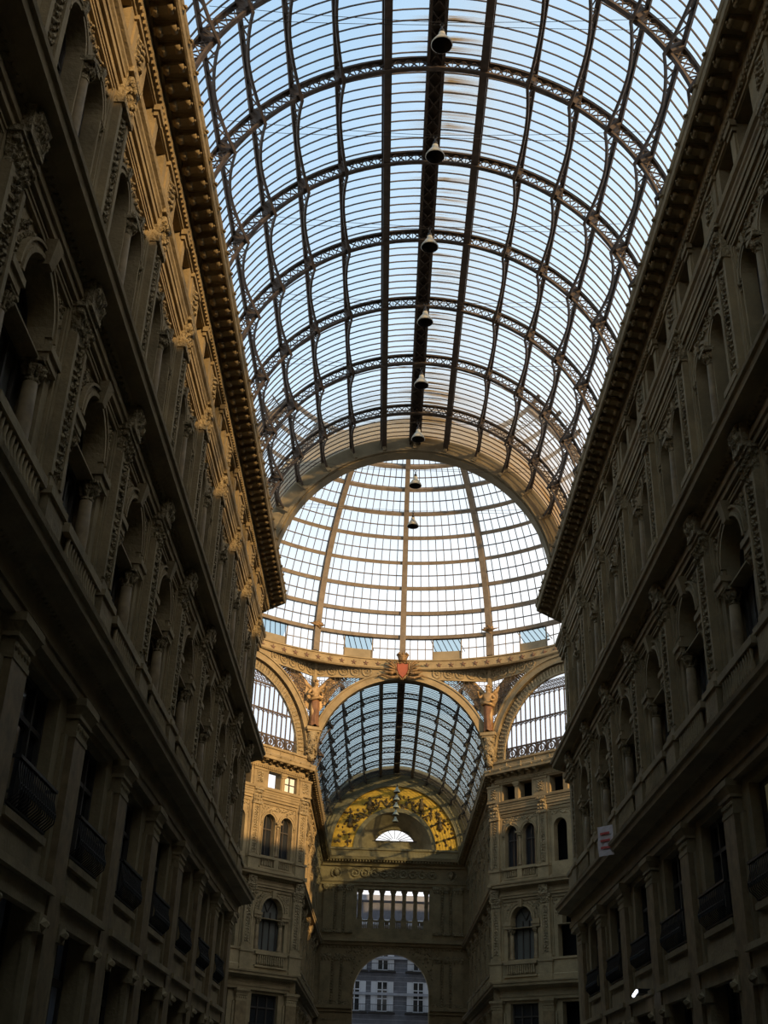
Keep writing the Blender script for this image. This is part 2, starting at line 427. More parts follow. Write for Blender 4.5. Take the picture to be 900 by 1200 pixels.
cornice('right', 'dark crowning cornice with scroll brackets on the shaded right wall')
cornice('dl', 'golden crowning cornice on the left corner and far left wall beyond')
cornice('dr', 'golden crowning cornice on the right corner and far right wall beyond')

# ------------------------------------------------------------------ bay furniture (prototypes, local x along the wall, y outward)
def leaf_strip(mb, z0, z1, b, hw, step=.2, seed=1):
    rnd = random.Random(seed); z = z0+.1
    while z < z1-.05:
        for sx in (-.5, .5): mb.bump(sx*hw, b, z+rnd.random()*.05, hw*.5, .085, .07+.03*rnd.random())
        mb.bump(0, b, z+.09, hw*.4, .07, .09)
        z += step
def capital(z0, z1, w, b, rnd):
    m = MB(); h = z1-z0
    m.box(-w/2, w/2, 0, b, z0, z0+.08*h/.8)
    m.hexa([(-w/2+.02,0,z0+.08),(w/2-.02,0,z0+.08),(w/2-.02,b-.01,z0+.08),(-w/2+.02,b-.01,z0+.08),(-w/2-.08,0,z1-.14),(w/2+.08,0,z1-.14),(w/2+.08,b+.1,z1-.14),(-w/2-.08,b+.1,z1-.14)])
    m.box(-w/2-.12, w/2+.12, 0, b+.15, z1-.14, z1)
    n = max(3, int(w/.2))
    for r in range(2):
        for k in range(n):
            m.bump(-w/2+w*(k+.5)/n, b+.03*r, z0+.2*h+.36*h*r, w/n*.5, .17*h, .13)
    for sx in (-1, 1):
        m.tube([(sx*(w/2+.02)-.06, b+.05, z1-.25), (sx*(w/2+.02)+.06, b+.05, z1-.25)], .12*min(1,h), 8)
    return m
rnd = random.Random(3)
# giant pilaster
r = thing('giant_pilaster')
m = MB(); m.box(-.62,.62,0,.34,0,.9); m.box(-.58,.58,0,.3,.9,1.05); m.box(-.54,.54,0,.28,1.05,1.2); m.build('base', STONE, r)
m = MB(); m.box(-.48,.48,0,.25,1.2,8.6); m.build('shaft', MARBLE, r)
m = MB(); m.box(-.5,.5,0,.27,8.6,8.7); m.box(-.48,.48,0,.25,8.7,9.0); m.box(-.54,.54,0,.31,9.0,9.08); m.hexa([(-.5,0,9.08),(.5,0,9.08),(.5,.3,9.08),(-.5,.3,9.08),(-.6,0,9.26),(.6,0,9.26),(.6,.4,9.26),(-.6,.4,9.26)]); m.box(-.62,.62,0,.42,9.26,9.42)
for k in range(5): m.bump(-.38+.19*k,.25,8.85,.08,.1,.06)
m.build('capital', STONE, r)
P_GIANT = Proto(r, 'pilaster')
# middle pilaster
r = thing('middle_pilaster')
m = MB(); m.box(-.56,.56,0,.38,10.68,11.85); m.box(-.62,.62,0,.44,11.85,12.0); m.box(-.6,.6,0,.46,10.66,10.8); m.box(-.5,.5,0,.32,12.0,12.25); m.build('pedestal', STONE, r)
m = MB(); m.box(-.42,.42,0,.24,12.25,15.75)
for sx in (-1,1): m.box(sx*.35-.07, sx*.35+.07, .24, .29, 12.4, 15.7)
m.build('shaft', STONE, r)
m = MB(); m.box(-.2,.2,.23,.25,12.45,15.65); leaf_strip(m, 12.45, 15.6, .25, .2); m.build('carved_strip', CARVED, r)
m = capital(15.75, 16.46, .84, .24, rnd); m.build('capital', CARVED, r)
m = MB(); m.box(-.4,.4,.2,.46,16.44,17.1)
for k in range(4): m.bump(-.27+.18*k, .46, 16.75+.1*(k%2), .1, .2, .12)
m.tube([(-.3,.44,17.0),(.3,.44,17.0)], .13, 8); m.build('console', CARVED, r)
P_MID = Proto(r, 'pilaster')
# upper pilaster
r = thing('upper_pilaster')
m = MB(); m.box(-.5,.5,0,.34,17.52,18.4); m.box(-.56,.56,0,.42,18.4,18.58); m.box(-.5,.5,0,.6,17.3,17.56); m.build('pedestal', STONE, r)
m = MB(); m.box(-.42,.42,0,.22,18.58,22.3)
for sx in (-1,1): m.box(sx*.34-.08, sx*.34+.08, .22, .28, 18.65, 22.3)
m.build('shaft', STONE, r)
m = MB(); m.box(-.2,.2,.21,.23,18.7,22.2); leaf_strip(m, 18.7, 22.15, .23, .19, .19, 4); m.build('carved_strip', CARVED, r)
m = MB(); m.box(-.46,.46,0,.36,22.3,22.5); m.box(-.4,.4,0,.3,22.5,23.34)
for k in range(9): m.bump(-.26+.26*(k%3), .28, 22.62+.26*(k//3), .13, .14, .13+.04*(k % 2))
m.tube([(-.3,.33,23.2),(.3,.33,23.2)], .12, 8); m.box(-.44,.44,0,.43,23.34,23.5); m.build('scroll_capital', CARVED, r)
P_UP = Proto(r, 'pilaster')
# attic pier
r = thing('attic_pier')
m = MB(); m.box(-.6,.6,.28,.33,23.66,25.0); m.box(-.66,.66,.28,.4,24.86,25.0); m.box(-.64,.64,.28,.39,23.64,23.8); m.build('pier', STONE, r)
m = MB(); m.box(-.34,.34,.33,.35,23.9,24.78); leaf_strip(m, 23.9, 24.78, .35, .3, .2, 8); m.build('carved_panel', CARVED, r)
P_ATT = Proto(r, 'pier')
# attic middle post
r = thing('attic_post')
m = MB(); m.box(-.16,.16,.28,.34,23.66,24.66); m.build('post', STONE, r)
m = MB(); m.box(-.24,.24,.28,.4,24.66,24.8); m.box(-.3,.3,.28,.46,24.8,25.0); m.build('cap', STONE, r)
P_POST = Proto(r, 'post')
# shop front
r = thing('window_0')
m = MB()
for sx in (-1,1):
    m.box(sx*1.6-.2, sx*1.6+.2, 0, .16, 0, 4.6); m.box(sx*1.6-.26, sx*1.6+.26, 0, .28, 4.6, 4.95); m.bump(sx*1.6,.28,4.75,.2,.15,.15)
m.box(-1.9,1.9,0,.2,4.95,5.35); m.box(-2.0,2.0,0,.34,5.35,5.5); m.build('surround', STONE, r)
m = MB(); m.box(-1.45,1.45,-.42,-.34,.1,.7); m.box(-1.45,1.45,-.42,-.34,4.0,4.15)
for x in (-1.4,-.5,.5,1.4): m.box(x-.06,x+.06,-.42,-.34,.1,5.3)
m.build('frame', WOOD, r)
m = MB(); m.box(-1.45,1.45,-.46,-.42,.1,5.3); m.build('pane', PANE, r)
P_SHOP = Proto(r, 'shop window', 'shop windows along the ground floor', 'structure')
# mezzanine window
r = thing('window_0')
m = MB()
for x in (-1.2,-.42,.42,1.2): m.box(x-.05,x+.05,-.36,-.26,6.35,9.2)
for z in (6.4,8.35,9.15): m.box(-1.25,1.25,-.36,-.27,z-.05,z+.05)
m.build('frame', WOOD, r)
m = MB(); m.box(-1.25,1.25,-.4,-.36,6.35,9.2); m.build('pane', PANE, r)
m = MB(); m.box(-1.4,1.4,0,.14,6.2,6.35); m.build('sill', STONE, r)
P_MEZ = Proto(r, 'window', 'mezzanine windows', 'structure')
# mezzanine railing
r = thing('balcony_railing')
m = MB(); m.box(-1.35,1.35,.16,.24,7.24,7.3); m.box(-1.35,1.35,.05,.1,6.42,6.47)
for sx in (-1,1): m.box(sx*1.33-.03,sx*1.33+.03,-.02,.24,7.24,7.3); m.box(sx*1.33-.03,sx*1.33+.03,-.02,.1,6.42,6.47)
m.build('rail', BLACK, r)
m = MB()
for k in range(19):
    x = -1.3+2.6*k/18
    m.tube([(x,.08,6.45),(x,.26,6.62),(x,.28,6.78),(x,.2,7.05),(x,.2,7.25)], .016, 5)
    if k < 18: m.tube([(x+.07+.045*cos(2*pi*q/8), .285, 6.74+.06*sin(2*pi*q/8)) for q in range(9)], .012, 4)
m.build('bars', BLACK, r)
P_RAIL = Proto(r, 'railing')
# big arched window with flanking columns
r = thing('window_0')
m = MB(); m.ringseg(0,14.85,.98,1.08,.0,.14); m.ringseg(0,14.85,1.08,1.2,.0,.09); m.ringseg(0,14.85,1.2,1.26,0,.15)
m.hexa([(-.13,0,15.75),(.13,0,15.75),(.13,.22,15.75),(-.13,.22,15.75),(-.2,0,16.3),(.2,0,16.3),(.2,.34,16.3),(-.2,.34,16.3)])
m.build('archivolt', STONE, r)
m = MB()
for sx in (-1,1): m.box(sx*1.32-.34, sx*1.32+.34, -.42, .14, 14.3, 14.5); m.box(sx*1.32-.38, sx*1.32+.38, -.42, .2, 14.5, 14.66); m.box(sx*1.32-.3, sx*1.32+.3, -.42, .1, 14.66, 14.85)
m.build('impost', STONE, r)
for sx in (-1,1):
    m = MB(); x = sx*1.12
    m.lathe(x,-.14,[(.22,12.12),(.22,12.22),(.19,12.26),(.21,12.34),(.165,12.42),(.17,13.0),(.145,13.85)],12)
    c = m.build('column', MARBLE, r)
    m = MB(); m.lathe(x,-.14,[(.145,13.85),(.17,13.9),(.15,13.94),(.17,14.1),(.25,14.24)],10); m.box(x-.25,x+.25,-.39,.11,14.24,14.32)
    for k in range(8): t = 2*pi*k/8; m.tube([(x+.16*cos(t),-.14+.16*sin(t),13.95),(x+.2*cos(t),-.14+.2*sin(t),14.1),(x+.27*cos(t),-.14+.27*sin(t),14.17)],.045,5)
    m.build('capital', CARVED, c)
m = MB()
for x in (-.9,-.3,.3,.9): m.box(x-.04,x+.04,-.46,-.38,12.1,14.85)
m.box(-.95,.95,-.46,-.37,14.2,14.32); m.box(-.95,.95,-.46,-.38,12.1,12.2)
for k in (1,2): t = pi*k/3; m.bar((.0,-.42,14.85),(.95*cos(t),-.42,14.85+.95*sin(t)),.06)
m.ringseg(0,14.85,.9,.98,-.46,-.38); m.build('frame', WOOD, r)
m = MB(); m.box(-1.55,1.55,-.52,-.47,12.1,14.3)
n = 14; m.add([(0,-.49,14.3)]+[(1.0*cos(pi*k/n),-.49,14.85+1.0*sin(pi*k/n)) for k in range(n+1)]+[(-1.0,-.49,14.3),(1.0,-.49,14.3)], [(0,k+1,k+2) for k in range(n)]+[(0,n+1,n+2),(0,n+3,1)])
m.build('pane', PANEL_, r)
m = MB()
for k in range(13): x = -1.2+2.4*k/12; m.lathe(x,.33,[(.05,11.05),(.085,11.25),(.04,11.55),(.06,11.75)],6)
m.box(-1.5,1.5,.26,.42,11.78,11.98); m.box(-1.5,1.5,.26,.42,10.92,11.05); m.build('balustrade', STONE, r)
P_ARCH = Proto(r, 'window', 'arched windows of the middle storey', 'structure')
# paired arched window
r = thing('window_0')
m = MB()
for sx in (-1,1):
    x = sx*.85
    m.ringseg(x,21.2,.6,.68,0,.09); m.ringseg(x,21.2,.68,.76,0,.05); m.ringseg(x,21.2,.76,.84,0,.1)
    for k in range(17): t = pi*k/16; m.bump(x+.72*cos(t), .05, 21.2+.72*sin(t), .035,.035,.04)
    for s2 in (-1,1):
        for k in range(13): m.bump(x+s2*.7, .0, 18.95+.17*k, .035,.05,.04)
        m.box(x+s2*.62-.03, x+s2*.62+.03, 0, .07, 18.7, 21.2)
m.build('archivolt', STONE, r)
m = MB(); m.lathe(0,.06,[(.19,18.72),(.19,18.82),(.15,18.88),(.13,18.95),(.135,19.6),(.115,20.75)],12); c = m.build('colonnette', MARBLE, r)
m = MB(); m.lathe(0,.06,[(.115,20.75),(.14,20.8),(.12,20.86),(.16,21.0),(.24,21.12)],10); m.box(-.27,.27,0,.3,21.12,21.26)
for k in range(7): t = pi*k/6; m.bump(.17*cos(t), .06+.17*sin(t), 20.98,.06,.09,.08)
m.build('capital', CARVED, c)
m = MB()
for sx in (-1,1):
    m.bump(sx*1.62, 0, 21.1, .12, .16, .16); m.bump(sx*1.62, 0, 20.9, .08, .1, .1)
    m.hexa([(sx*.85-.07,0,21.8),(sx*.85+.07,0,21.8),(sx*.85+.07,.14,21.8),(sx*.85-.07,.14,21.8),(sx*.85-.1,0,22.08),(sx*.85+.1,0,22.08),(sx*.85+.1,.2,22.08),(sx*.85-.1,.2,22.08)])
m.build('carved_keystones', CARVED, r)
m = MB()
for sx in (-1,1):
    x = sx*.85
    for d in (-.55,0,.55): m.box(x+d-.035,x+d+.035,-.4,-.33,18.7,21.2 if d else 21.75)
    m.box(x-.6,x+.6,-.4,-.33,20.7,20.78); m.ringseg(x,21.2,.54,.6,-.4,-.33)
m.build('frame', WOOD, r)
m = MB()
for sx in (-1,1):
    x = sx*.85
    m.add([(x,-.42,18.7)]+[(x+.61*cos(pi*k/n),-.42,21.2+.61*sin(pi*k/n)) for k in range(n+1)]+[(x-.61,-.42,18.7),(x+.61,-.42,18.7)], [(0,k+1,k+2) for k in range(n)]+[(0,n+1,n+2),(0,n+3,1)])
m.build('pane', PANE, r)
m = MB()
for sx in (-1,1):
    for k in range(6): m.lathe(sx*.85-.45+.18*k,.1,[(.045,17.9),(.07,18.05),(.035,18.3),(.05,18.45)],6)
m.box(-1.6,1.6,.0,.22,18.48,18.68); m.box(-1.6,1.6,0,.2,17.78,17.9); m.box(-.22,.22,0,.2,17.9,18.48); m.build('balustrade', STONE, r)
P_PAIR = Proto(r, 'window', 'paired arched windows of the upper storey', 'structure')

# ------------------------------------------------------------------ furnish the walls
wn = [0]
def wname():
    wn[0] += 1; return 'window_%d' % wn[0]
def furnish(fr, bays, where, order, first_edge=True, w_edge=True, pitch=BAY):
    """bays in reading order"""
    for i, a in enumerate(bays):
        b = order(i)
        if b is None: continue
        L = fr.w(a)
        P_SHOP.place(L, fr.phi, 'dark shop window in the %s %s' % (b, where), name=wname())
        P_MEZ.place(L, fr.phi, 'mezzanine window behind the railing in the %s %s' % (b, where), name=wname())
        P_RAIL.place(L, fr.phi, 'bulging black iron railing in the %s %s' % (b, where), 'iron mezzanine railings')
        P_ARCH.place(L, fr.phi, 'big single arched window in the %s %s' % (b, where), name=wname())
        P_PAIR.place(L, fr.phi, 'paired arched window in the %s %s' % (b, where), name=wname())
        P_POST.place(L, fr.phi, 'short post between two attic openings, %s %s' % (b, where), 'attic posts')
    edges = [bays[0]-(bays[1]-bays[0])/2]+[a+(bays[1]-bays[0])/2 for a in bays]
    for i, a in enumerate(edges):
        b = order(i, True)
        if b is None: continue
        L = fr.w(a)
        P_GIANT.place(L, fr.phi, 'tall ground floor pilaster, %s %s' % (b, where), 'giant pilasters')
        P_MID.place(L, fr.phi, 'carved middle storey pilaster, %s %s' % (b, where), 'middle pilasters')
        P_UP.place(L, fr.phi, 'carved upper storey pilaster, %s %s' % (b, where), 'upper pilasters')
        P_ATT.place(L, fr.phi, 'carved attic pier, %s %s' % (b, where), 'attic piers')
def near_order(i, edge=False):
    return ORD[i]+(' line from the camera on' if edge else ' bay from the camera,')
furnish(LEFT, lb, 'the left wall', near_order)
furnish(RIGHT, rb, 'the right wall', near_order)
def diag_l(i, edge=False):
    if edge: return {0: 'outer edge of', 1: 'left of the window bay on'}.get(i)
    return {0: 'bay of'}.get(i)
def diag_r(i, edge=False):
    if edge: return {3: 'outer edge of', 2: 'right of the window bay on'}.get(i)
    return {2: 'bay of'}.get(i)
furnish(DL, db, 'the golden left corner wall', diag_l)
furnish(DR, db, 'the golden right corner wall', diag_r)
def far_order(i, edge=False):
    return ORD[i]+(' line of' if edge else ' bay of')
furnish(LEFT, fl, 'the far left wall beyond the dome', far_order)
furnish(RIGHT, fr_, 'the far right wall beyond the dome', far_order)
def repane(prefix, m, want):
    for o in list(C.objects):
        if o.parent is None and o.get('label','').startswith(prefix) and want(o['label']):
            for c in C.objects:
                if c.parent == o and c.name.startswith('pane'):
                    c.data = c.data.copy(); c.data.materials[0] = m
LITP = mat('emissive_curtain', (.2,.19,.12), .6, .4, 4)
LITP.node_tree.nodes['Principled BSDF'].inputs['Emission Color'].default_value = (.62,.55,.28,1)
LITP.node_tree.nodes['Principled BSDF'].inputs['Emission Strength'].default_value = .05  # weak yellowish emission on a few right-hand mezzanine panes
DAYPANE = mat('lit_curtain', (.5,.45,.33), .6, .3, 4)  # warm emission put into the pane to pass for daylight
DAYPANE.node_tree.nodes['Principled BSDF'].inputs['Emission Color'].default_value = (1,.86,.6,1)
DAYPANE.node_tree.nodes['Principled BSDF'].inputs['Emission Strength'].default_value = .55
BLIND = mat('pale_blue_blind', (.30,.33,.40), .7, .3, 1.5)
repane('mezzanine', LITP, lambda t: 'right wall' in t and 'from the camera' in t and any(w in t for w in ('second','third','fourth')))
repane('dark shop', BLIND, lambda t: 'left wall' in t and 'from the camera' in t and any(w in t for w in ('second','third','fourth')))

# attic window ending the left corner wall; pane emission stands in for daylight
r = thing(wname(), 'small attic window nearest the far arm, golden left corner wall, glowing in place of daylight', 'window', DL.w(-BD-.83, 0, 23.72), DL.phi, kind='structure')
m = MB(); m.box(-.62,.62,.0,.02,0,1.23); m.build('pane', DAYPANE, r)
m = MB()
for x in (-.59,0,.59): m.box(x-.05,x+.05,.02,.08,0,1.23)
for z in (.04,.62,1.19): m.box(-.62,.62,.02,.08,z-.035,z+.035)
m.build('frame', WOOD, r)

# ------------------------------------------------------------------ glazed barrel vaults
RN = 7.963; DEL = .221; RG = 8.28
def arc_pts(r, a): return (r*sin(a), r*cos(a))
def arc_box(mb, r0, r1, y0, y1, a0, a1, n):
    vs = []
    for i in range(n+1):
        a = a0+(a1-a0)*i/n
        for r in (r0, r1):
            x, z = arc_pts(r, a)
            for y in (y0, y1): vs.append((x, y, z))
    fs = []
    for i in range(n):
        o = 4*i; p = o+4
        fs += [(o,o+1,p+1,p),(o+2,p+2,p+3,o+3),(o,p,p+2,o+2),(o+1,o+3,p+3,p+1)]
    fs += [(0,2,3,1),(4*n,4*n+1,4*n+3,4*n+2)]
    mb.add(vs, fs)
AMAX = 1.55
def rib_proto(name):
    r = thing(name)
    m = MB(); arc_box(m, 8.15, 8.23, -.10, .10, -AMAX, AMAX, 56); m.build('upper_chord', IRON, r)
    m = MB(); arc_box(m, 7.66, 7.74, -.085, .085, -AMAX, AMAX, 56); m.build('lower_chord', IRON, r)
    m = MB(); n = 7*9
    for k in range(n):
        a0 = -AMAX+2*AMAX*k/n; a1 = -AMAX+2*AMAX*(k+1)/n
        p0, q0 = arc_pts(7.73, a0), arc_pts(8.16, a1); p1, q1 = arc_pts(8.16, a0), arc_pts(7.73, a1)
        for p, q in ((p0, q0), (p1, q1)): m.bar((p[0],0,p[1]), (q[0],0,q[1]), .036, .04, (0,1,0))
        x, z = arc_pts(7.73, a0); x2, z2 = arc_pts(8.16, a0); m.bar((x,0,z), (x2,0,z2), .03, .04, (0,1,0))
    m.build('lattice', IRON, r)
    return r
def node_brackets(m, js):
    pass
RIB = Proto(rib_proto('vault_rib'), 'iron rib', 'lattice ribs of the near vault')
RIB_F = RIB
YR0 = 28.66; SP = 4.5
near_ribs = [YR0+SP*k for k in range(-6, 6)]
vis = 0
for k, y in enumerate(near_ribs):
    if y < 14: continue
    vis += 1
    RIB.place((0, y, ZS), 0, 'curved iron lattice rib of the near vault, %s from the camera' % ORD[vis-1])
far_ribs = [93.4+4.2*k for k in range(8)]
for k, y in enumerate(far_ribs):
    RIB.place((0, y, ZS), 0, 'curved iron lattice rib of the far vault, %s beyond the arch' % ORD[k], 'lattice ribs of the far vault')
# purlins: one long lattice beam per line, leaning with the vault
def purlin_proto(name, ys, kind):
    r = thing(name)
    y0, y1 = ys[0], ys[-1]
    if kind == 'ridge':
        m = MB(); m.box(-.33,.33,y0,y1,8.06,8.3); m.build('plate', IRON, r)
        m = MB(); 
        for sx in (-1,1): m.box(sx*.26-.05,sx*.26+.05,y0,y1,7.86,8.06)
        y = y0
        while y < y1-.5:
            m.bar((-.26,y,7.95),(.26,y+.75,7.95),.05); m.bar((.26,y,7.95),(-.26,y+.75,7.95),.05); y += .75
        m.build('girders', IRON, r)
    elif kind == 'solid':
        m = MB(); m.box(-.13,.13,y0,y1,8.12,8.24); m.box(-.05,.05,y0,y1,7.8,8.12); m.build('web', IRON, r)
        m = MB(); m.box(-.14,.14,y0,y1,7.72,7.8); m.build('flange', IRON, r)
    else:
        m = MB(); m.box(-.09,.09,y0,y1,8.14,8.22); m.build('upper_chord', IRON, r)
        m = MB(); lat = MB()
        for a, b in zip(ys[:-1], ys[1:]):
            n = 16; pts = []
            for i in range(n+1):
                t = i/n; u = abs(2*t-1)
                pts.append((0, a+(b-a)*t, 8.1-.07-.5*u**1.7))
            for p, q in zip(pts[:-1], pts[1:]): m.bar(p, q, .1, .07, (1,0,0)) if False else m.hexa([(-.05,p[1],p[2]-.035),(.05,p[1],p[2]-.035),(.05,q[1],q[2]-.035),(-.05,q[1],q[2]-.035),(-.05,p[1],p[2]+.035),(.05,p[1],p[2]+.035),(.05,q[1],q[2]+.035),(-.05,q[1],q[2]+.035)])
            for i in range(n):
                p, q = pts[i], pts[i+1]
                if 8.1-min(p[2],q[2]) < .14: continue
                if i % 2: lat.bar((0,p[1],8.12),(0,q[1],q[2]),.038)
                else: lat.bar((0,p[1],p[2]),(0,q[1],8.12),.038)
            # gusset block at the rib
            for yy, sgn in ((a, 1), (b, -1)):
                lat.hexa([(-.13,yy,7.62),(.13,yy,7.62),(.13,yy+sgn*.16,7.7),(-.13,yy+sgn*.16,7.7),(-.13,yy,8.12),(.13,yy,8.12),(.13,yy+sgn*.2,8.12),(-.13,yy+sgn*.2,8.12)])
        m.merge(lat); m.build('truss', IRON, r)
    return r
def purlins(ys, tail, where, grp):
    ysx = ys+[tail]
    rd = purlin_proto('ridge_beam', ysx, 'ridge'); rd.location = (0,0,ZS); tag(rd, 'broad dark ridge beam along the top of the %s' % where, 'ridge beam')
    PS = Proto(purlin_proto('purlin', ysx, 'solid'), 'purlin', grp); PL = Proto(purlin_proto('purlin', ysx, 'lattice'), 'purlin', grp)
    for j in range(-6, 7):
        if j == 0: continue
        sd = 'right' if j > 0 else 'left'
        P = PS if abs(j) == 1 else PL
        kind = 'solid' if abs(j) == 1 else 'trussed'
        o = P.place((0,0,ZS), 0, '%s iron purlin, %s %s of the ridge in the %s' % (kind, ORD[abs(j)-1], sd, where))
        o.rotation_euler = (0, j*DEL, 0)
purlins([y for y in near_ribs if y > 5.9], 55.1, 'near vault', 'purlins of the near vault')
purlins([90.9]+far_ribs, 123.9, 'far vault', 'purlins of the far vault')
# glazing, one bay per thing
def roof_bay(ya, yb, nb, glass, label, group):
    r = thing('roof_glazing', label, 'glass roof', (0, ya, ZS), 0, group)
    w = yb-ya; m = MB(); n = 42; vs = []; fs = []
    for i in range(n+1):
        a = -1.56+3.12*i/n; x, z = arc_pts(RG+.04, a); vs += [(x,0,z),(x,w,z)]
    for i in range(n): fs.append((2*i,2*i+1,2*i+3,2*i+2))
    m.add(vs, fs, True); m.build('glass', glass, r)
    for k in range(nb):
        y = w*(k+.5)/nb
        if k == 0:
            b = MB(); arc_box(b, RG-.02, RG+.03, -.017, .017, -1.55, 1.55, 42); o = b.build('glazing_bar', IRON, r); first = o
        else:
            o = first.copy(); C.objects.link(o)
        o.location = (0, y, 0)
    return r
ed = [Y0]+[y for y in near_ribs if y > Y0]+[55.4]
vis = 0
for a, b in zip(ed[:-1], ed[1:]):
    if b < 12: 
        m = MB(); arc = roof_bay(a, b, 5, VGLASS, 'glass roof bay over the camera starting %d metres along' % int(a+9), 'glazed bays of the near vault'); continue
    vis += 1
    roof_bay(a, b, 10, VGLASS, 'glazed bay of the near vault, %s from the camera' % ORD[vis-1], 'glazed bays of the near vault')
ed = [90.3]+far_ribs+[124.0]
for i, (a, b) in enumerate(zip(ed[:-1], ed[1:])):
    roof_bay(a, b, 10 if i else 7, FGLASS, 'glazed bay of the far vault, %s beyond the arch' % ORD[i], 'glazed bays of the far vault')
# end lip of the near vault: plain plastered arch
m = MB(); arc_box(m, 7.33, 8.5, 54.6, 55.35, -1.57, 1.57, 56)
arc_box(m, 7.42, 7.6, 54.45, 54.6, -1.57, 1.57, 56)
arc_box(m, 8.2, 9.7, 54.9, 55.1, -1.4, 1.4, 40)
for j in range(-6,7):
    b = MB(); b.box(-.1,.1,54.35,54.62,7.5,8.2); m.merge(b, Matrix.Rotation(j*DEL,4,'Y'))
o = m.build('vault_arch', PLASTER); o.location = (0,0,ZS); tag(o, 'broad plain arch closing the near vault in front of the dome', 'arch')

# ------------------------------------------------------------------ octagon: arches, spandrels, lunettes, band, dome
def face(fr_a):   # local frame on an octagon face, x along, y towards the centre
    return Frame(-sin(fr_a)*0, 0, 0)
A_IN, A_OUT = 6.75, 7.42
APW = 17.4
FACES = {}
for nm, ang in (('far', 0), ('fl', pi/4), ('fr', -pi/4), ('l', pi/2), ('r', -pi/2), ('nl', .75*pi), ('nr', -.75*pi)):
    # ang: direction of the face centre from the dome centre, measured from +Y
    dx, dy = -sin(ang), cos(ang)
    FACES[nm] = Frame(dx*APW, YC+dy*APW, ang+pi)
HS = APW*math.tan(pi/8)        # half side
FLBL = {'far': 'over the mouth of the far arm', 'fl': 'over the golden left corner wall', 'fr': 'over the golden right corner wall',
        'l': 'over the left side arm', 'r': 'over the right side arm', 'nl': 'near left', 'nr': 'near right'}
for nm in ('far','fl','fr'):
    F = FACES[nm]
    r = thing('octagon_arch', 'broad golden arch '+FLBL[nm], 'arch', F.o, F.phi, 'great arches under the dome')
    r.location.z = ZS
    m = MB(); m.ringseg(0,0,A_IN,A_OUT-.12,-.5,.06,0,pi,56)
    m.ringseg(0,0,A_OUT-.14,A_OUT,-.1,.16,0,pi,56); m.ringseg(0,0,A_IN,A_IN+.1,-.5,.1,0,pi,56)
    m.build('archivolt', STONE if nm != 'far' else STONE, r)
    if nm != 'far':
        m = MB(); m.ringseg(0,0,6.0,6.8,-.35,-.25,0,pi,56); n = 64
        for k in range(n):
            t = pi*(k+.5)/n; m.bar((6.1*cos(t),-.2,6.1*sin(t)),(6.65*cos(t),-.2,6.65*sin(t)),.13,.12,(0,1,0))
        m.ringseg(0,0,5.95,6.1,-.4,-.15,0,pi,56); m.build('leaf_border', CARVED, r)
# lunette windows over the diagonal faces
lun_n = 0
for nm in ('fl','fr'):
    F = FACES[nm]; wn[0] += 1
    r = thing('window_%d' % wn[0], 'great half round window '+FLBL[nm], 'window', F.o, F.phi, 'half round windows under the dome', 'structure'); r.location.z = ZS
    R = 6.0; n = 40
    m = MB(); m.add([(0,-.4,0)]+[(R*cos(pi*k/n),-.4,R*sin(pi*k/n)) for k in range(n+1)], [(0,k+1,k+2) for k in range(n)]); m.build('glass', LGLASS, r)
    m = MB(); x = -5.76
    while x < 5.8:
        h = sqrt(max(0, R*R-x*x)); m.box(x-.04,x+.04,-.38,-.3,0,min(h,4.95))
        for z in (2.75, 4.75):
            if h > z+.3:
                m.ringseg(x+.24, z-.2, .2, .26, -.37,-.31, 0, pi, 6)
        x += .48
    for z in (.95, 2.9):
        h = sqrt(R*R-z*z); m.box(-h,h,-.4,-.28,z-.06,z+.06)
    m.build('bars', IRON, r)
    m = MB(); rr = random.Random(2)
    for row in range(3):
        z = 5.0+.3*row; h = sqrt(max(0,R*R-z*z)); k = -h+.15
        while k < h-.1:
            m.ringseg(k, z, .09, .14, -.38,-.32, 0, 2*pi, 8); m.bar((k-.14,-.35,z+.15),(k+.14,-.35,z-.15),.03); k += .3
    z = 4.95; h = sqrt(R*R-z*z); m.box(-h,h,-.38,-.3,z-.05,z+.05)
    for k in range(12):
        x = -5.3+.96*k
        m.ringseg(x,.5,.27,.38,-.4,-.3,0,2*pi,14); m.ringseg(x,.5,.1,.16,-.38,-.32,0,2*pi,8)
        m.bar((x+.48,-.35,.05),(x+.48,-.35,.95),.1); m.bar((x+.3,-.35,.1),(x+.6,-.35,.9),.06); m.bar((x+.6,-.35,.1),(x+.3,-.35,.9),.06)
    m.build('scroll_tracery', IRON, r)
# parapet under the lunettes
for nm in ('fl','fr'):
    F = FACES[nm]; m = MB()
    m.box(-HS-.1,HS+.1,-.7,.0,25.7,ZS); m.box(-HS-.1,HS+.1,-.7,.12,ZS-.16,ZS); m.box(-HS-.1,HS+.1,-.7,.08,25.9,26.1)
    for k in range(-5,6): m.box(k*1.4-.04,k*1.4+.04,0,.05,26.1,ZS-.16)
    tn += 1; tag(m.xf(F.M).build('trim_%d' % tn, STONE), 'plain golden parapet below the half round window '+FLBL[nm], 'parapet', kind='structure')
